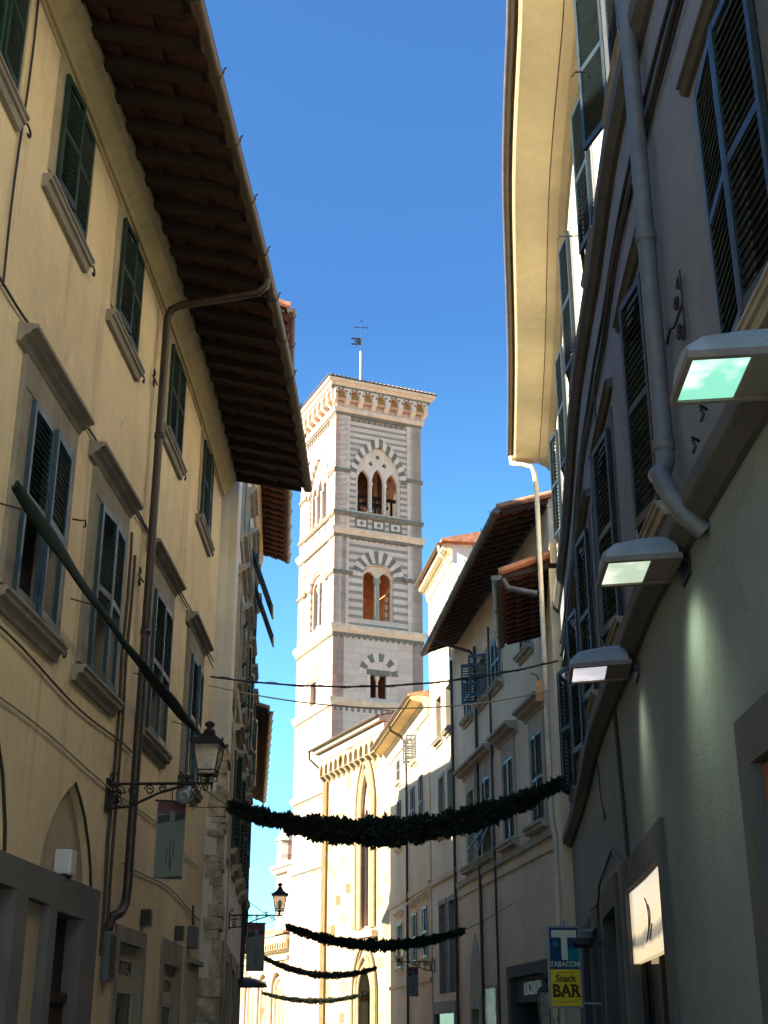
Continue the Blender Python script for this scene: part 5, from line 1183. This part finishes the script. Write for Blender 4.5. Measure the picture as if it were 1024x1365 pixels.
mb = MB(); sb(mb, (-.215, .215), (-.535, -.04), (.001, .006)); mb.build('yellow_field', 'syel', SG)
lettering(SG, 'Snack', .135, c0 - UP * .165 + Nn * .0085, X, UP, Nn, 'sdk', .004, .95, .001)
lettering(SG, 'BAR', .235, c0 - UP * .335 + Nn * .0085, X, UP, Nn, 'sdk', .008, .95, .001)
mb = MB()   # slab serifs
for cx in (-.165, -.045, .045, .075, .165):
    for z in (-.415,): sb(mb, (cx - .03, cx + .03), (z, z + .016), (.0076, .0095))
for cx in (-.165, .075): sb(mb, (cx - .03, cx + .03), (-.262, -.246), (.0076, .0095))
sb(mb, (-.12, .12), (-.085, -.078), (.0076, .0095)); sb(mb, (-.18, .18), (-.48, -.473), (.0076, .0095)); mb.build('slab_serifs', 'sdk', SG)
mb = MB(); q = c0 + UP * .40; W_ = FR1.P(18.0, 2.9, 0); mb.tube([c0 + X * .24 + UP * .5 - Nn * .035, Vector((3.15, 20.06, 3.02))], .018, 6); mb.tube([c0 + X * .24 - UP * .5 - Nn * .035, Vector((3.15, 20.06, 2.02))], .018, 6); mb.tube([c0 + UP * .56 - Nn * .03, c0 + UP * .64 - Nn * .03], .03, 8); mb.build('sign_bracket', 'sframe', SG)
# dark wall light in front of the sign
q0 = FR1.P(15.0, 2.62, 0)
WL = thing('wall_light', FR1.P(14.6, 2.64, .05), 'small black swivel lamp sticking out in front of the bar sign', 'wall light')
p, t, n = FR1.fr(14.6); q = FR1.P(14.6, 2.70, .14)
mb = MB(); mb.tube([FR1.P(14.6, 2.68, 0), q], .014, 5); mb.lathe(q + n * .02, t, UP, n, [(0, 0), (.05, .0), (.065, .03), (.065, .2), (.045, .25), (0, .26)], 10); mb.build('lamp_body', 'iron', WL)

# ================================================================== GARLANDS across the street
def garland(p0, p1, zs, r0, r1, label, sag, cnt, seed, wires):
    rnd = random.Random(seed); T = thing('garland', ((p0[0] + p1[0]) / 2, (p0[1] + p1[1]) / 2, p0[2] - sag), label, 'garland', 'evergreen garlands across the street')
    P0, P1 = Vector(p0), Vector(p1); n = 48
    def C(u): q = P0.lerp(P1, u); q.z -= 4 * sag * u * (1 - u); return q
    mb = MB(); ax = (P1 - P0).normalized(); b1 = UP - ax * ax.dot(UP); b1.normalize(); b2 = ax.cross(b1)
    lump = [rnd.uniform(.6, 1.3) for _ in range(60)]
    def rad(u):
        e = min(1, min(u, 1 - u) / .42); k = u * 40; i = int(k); l = lump[i] * (1 - k + i) + lump[i + 1] * (k - i); return (r0 + (r1 - r0) * e ** .8) * l
    for i in range(cnt):
        u = rnd.random(); a = rnd.uniform(0, 2 * math.pi); rr_ = rad(u) * rnd.uniform(.15, .78); c = C(u) + (b1 * math.cos(a) + b2 * math.sin(a)) * rr_
        d = ((b1 * math.cos(a) + b2 * math.sin(a)) * rnd.uniform(.3, 1) + ax * rnd.uniform(-.9, .9) + UP * rnd.uniform(-.3, .3)).normalized()
        s = d.cross(Vector((rnd.uniform(-1, 1), rnd.uniform(-1, 1), rnd.uniform(-1, 1)))).normalized(); ln = r1 * (rnd.uniform(.2, .45) if rnd.random() < .97 else rnd.uniform(.45, .6)); w = r1 * rnd.uniform(.05, .12)
        mb.add([c - s * w, c + d * ln * .5 - s * w * 1.2, c + d * ln, c + d * ln * .5 + s * w * 1.2, c + s * w], [[0, 1, 2, 3, 4]])
    mb.tube([C(i / n) for i in range(n + 1)], [rad(i / n) * .55 for i in range(n + 1)], 8)
    mb.build('needles', 'garland', T, recalc=False)
    mb = MB(); mb.tube([C(i / n) for i in range(n + 1)], .012, 5)
    for a, b in wires: mb.tube([Vector(a), Vector(a).lerp(Vector(b), .5) - UP * .03, Vector(b)], .009, 4)
    mb.build('support_wire', 'cable', T)
def on(F, s, z): return tuple(F.P(s, z, 0))
A_ = (-2.62, 22.6, 5.22); B__ = (3.12, 23.2, 5.72)
garland(A_, B__, 0, .07, .27, 'nearest and thickest evergreen garland, spanning the whole street', .62, 16000, 3, [(A_, on(FL1, 14.6, 4.75)), (A_, on(FL1, 17.6, 5.5)), (B__, on(FR1, 21.2, 5.8))])
A_ = (-2.56, 36, 4.25); B__ = (2.1, 36, 4.15)
garland(A_, B__, 0, .06, .19, 'second garland, thinner and lower, in front of the church wall', .42, 8000, 5, [(A_, on(FL2, 11.5, 4.9)), (B__, on(FR2, 5.2, 4.75))])
A_ = (-4.35, 49.5, 4.2); B__ = (-.27, 50, 3.85)
garland(A_, B__, 0, .06, .17, 'third garland, crossing the foot of the bell tower', .42, 5000, 8, [(A_, on(FL3, 12, 4.7)), (B__, on(FR4, 3.2, 4.4))])
A_ = (-5.1, 58.5, 3.25); B__ = (-.8, 59, 3.22)
garland(A_, B__, 0, .06, .16, 'farthest and lowest garland, just above the street end', .3, 4500, 9, [(A_, on(FL3, 15.7, 4.1)), (B__, on(FCH, 2.0, 3.5))])

# ================================================================== overhead cables
def overhead(a, b, sag, r, mat, label, tw=False):
    mb = MB(); n = 24; a, b = Vector(a), Vector(b); pts = []
    for i in range(n + 1): u = i / n; q = a.lerp(b, u); q.z -= 4 * sag * u * (1 - u); pts.append(q)
    mb.tube(pts, r, 5)
    if tw: mb.tube([p_ + Vector((0, .03 * math.cos(i * 2), .03 * math.sin(i * 2))) for i, p_ in enumerate(pts[:int(n * 1)])], r * .5, 4)
    o = mb.build('overhead_cable', mat); rebase(o, a); return tag(o, label, 'cable')
overhead(FL1.P(17.3, 7.40, .03), (3.28, 24.0, 8.15), .32, .017, 'cable', 'upper black cable slung between the houses across the bell tower', True)
overhead(FL1.P(17.2, 7.22, .03), (3.28, 25.5, 7.95), .38, .013, 'palecable', 'lower pale cable slung between the houses just under the black one')

# ================================================================== small street sign brackets far left
for s, z, lb in ((12.5, 2.75, 'small dark dome shaped awning projecting low from the tall pale house'),):
    T = thing('door_canopy', FL2.P(s, z, 0), lb, 'canopy'); mb = MB(); vs = []; c = FL2.P(s, z, 0); p, t, n = FL2.fr(s)
    for i in range(7):
        a = math.pi * i / 6
        for k in range(6): e = math.pi / 2 * k / 5; vs.append(c + t * .4 * math.cos(a) * math.cos(e) + n * .75 * math.sin(a) * math.cos(e) + UP * .25 * math.sin(e))
    mb.add(vs, [[i * 6 + k, i * 6 + k + 1, i * 6 + 7 + k, i * 6 + 6 + k] for i in range(6) for k in range(5)], True); mb.build('canopy_cloth', 'black', T)
    mb = MB(); mb.tube([c + t * .4, c + t * .25 + n * .6, c + n * .75, c - t * .25 + n * .6, c - t * .4], .015, 5); mb.build('canopy_frame', 'iron', T)

# buildings beyond the square, out of sight, that shade the foot of the church
PB = thing('square_building', (-32, 66, 0), 'long ochre building on the far side of the church square', 'building')
FP = Fac([(-27, 48), (-38, 96)], 1); pw = [(a, a + 1.2, z, z + 2.0, .2) for a in range(3, 46, 4) for z in (4.5, 9)]
wall(PB, FP, 0, FP.len, 0, 13.5, pw, 'ochre', 8)
for q in pw: w = surround(PB, FP, *q[:4], .15); pane(w, FP, *q[:4], -.18, bars=False)
mb = MB(); sweep(mb, FP, [(.8, 13.52), (.8, 13.7), (-4, 15.2), (-8.8, 13.7), (-8.8, 13.52)], -.5, FP.len + .5); mb.build('roof', 'tile', PB)
for s in (10, 22, 33): mb = MB(); fbox(mb, FP, s, s + 1.2, 13.8, 16.4, -3.0, -2.2); mb.build('chimney', 'ochre', PB)

# ================================================================== camera, sun, sky
W = bpy.data.worlds.new('World'); scene.world = W; W.use_nodes = True; nt = W.node_tree
bg = nt.nodes['Background']; sky = nt.nodes.new('ShaderNodeTexSky'); sky.sky_type = 'NISHITA'; sky.sun_disc = False
sky.sun_elevation = SUNE; sky.sun_rotation = SUNB; sky.altitude = 60; sky.air_density = 1.0; sky.dust_density = .3; sky.ozone_density = 2.0
tc = nt.nodes.new('ShaderNodeTexCoord'); sz = nt.nodes.new('ShaderNodeSeparateXYZ'); nt.links.new(tc.outputs['Generated'], sz.inputs[0])
tint = ramp(nt, sz.outputs[2], .18, .50, (.50, .90, 1.0), (.28, .53, .76))
e_ = tint.node.color_ramp.elements.new(.74); e_.color = (.34, .60, .84, 1)
nt.links.new(mix(nt, 1.0, sky.outputs[0], tint, 'MULTIPLY'), bg.inputs[0]); bg.inputs[1].default_value = .37
sl = bpy.data.lights.new('sun', 'SUN'); sl.energy = 20; sl.angle = R(.5); sl.color = (1, .90, .72)
so_ = bpy.data.objects.new('sun', sl); COL.objects.link(so_); so_.rotation_euler = (-SUN).to_track_quat('-Z', 'Y').to_euler(); so_.location = (-20, 10, 40)
cam = bpy.data.cameras.new('camera'); co = bpy.data.objects.new('camera', cam); COL.objects.link(co)
cam.sensor_fit = 'VERTICAL'; cam.sensor_height = 24; cam.lens = 1750 / 1365 * 24; cam.clip_end = 3000; cam.clip_start = .05
pitch = math.atan((1380 - 682.5) / 1750)
co.location = (0, 0, 1.6); co.rotation_euler = (math.pi / 2 + pitch, 0, 0); scene.camera = co
scene.view_settings.view_transform = 'Standard'; scene.view_settings.look = 'None'; scene.view_settings.exposure = 0
scene.cycles.max_bounces = 8; scene.cycles.diffuse_bounces = 5
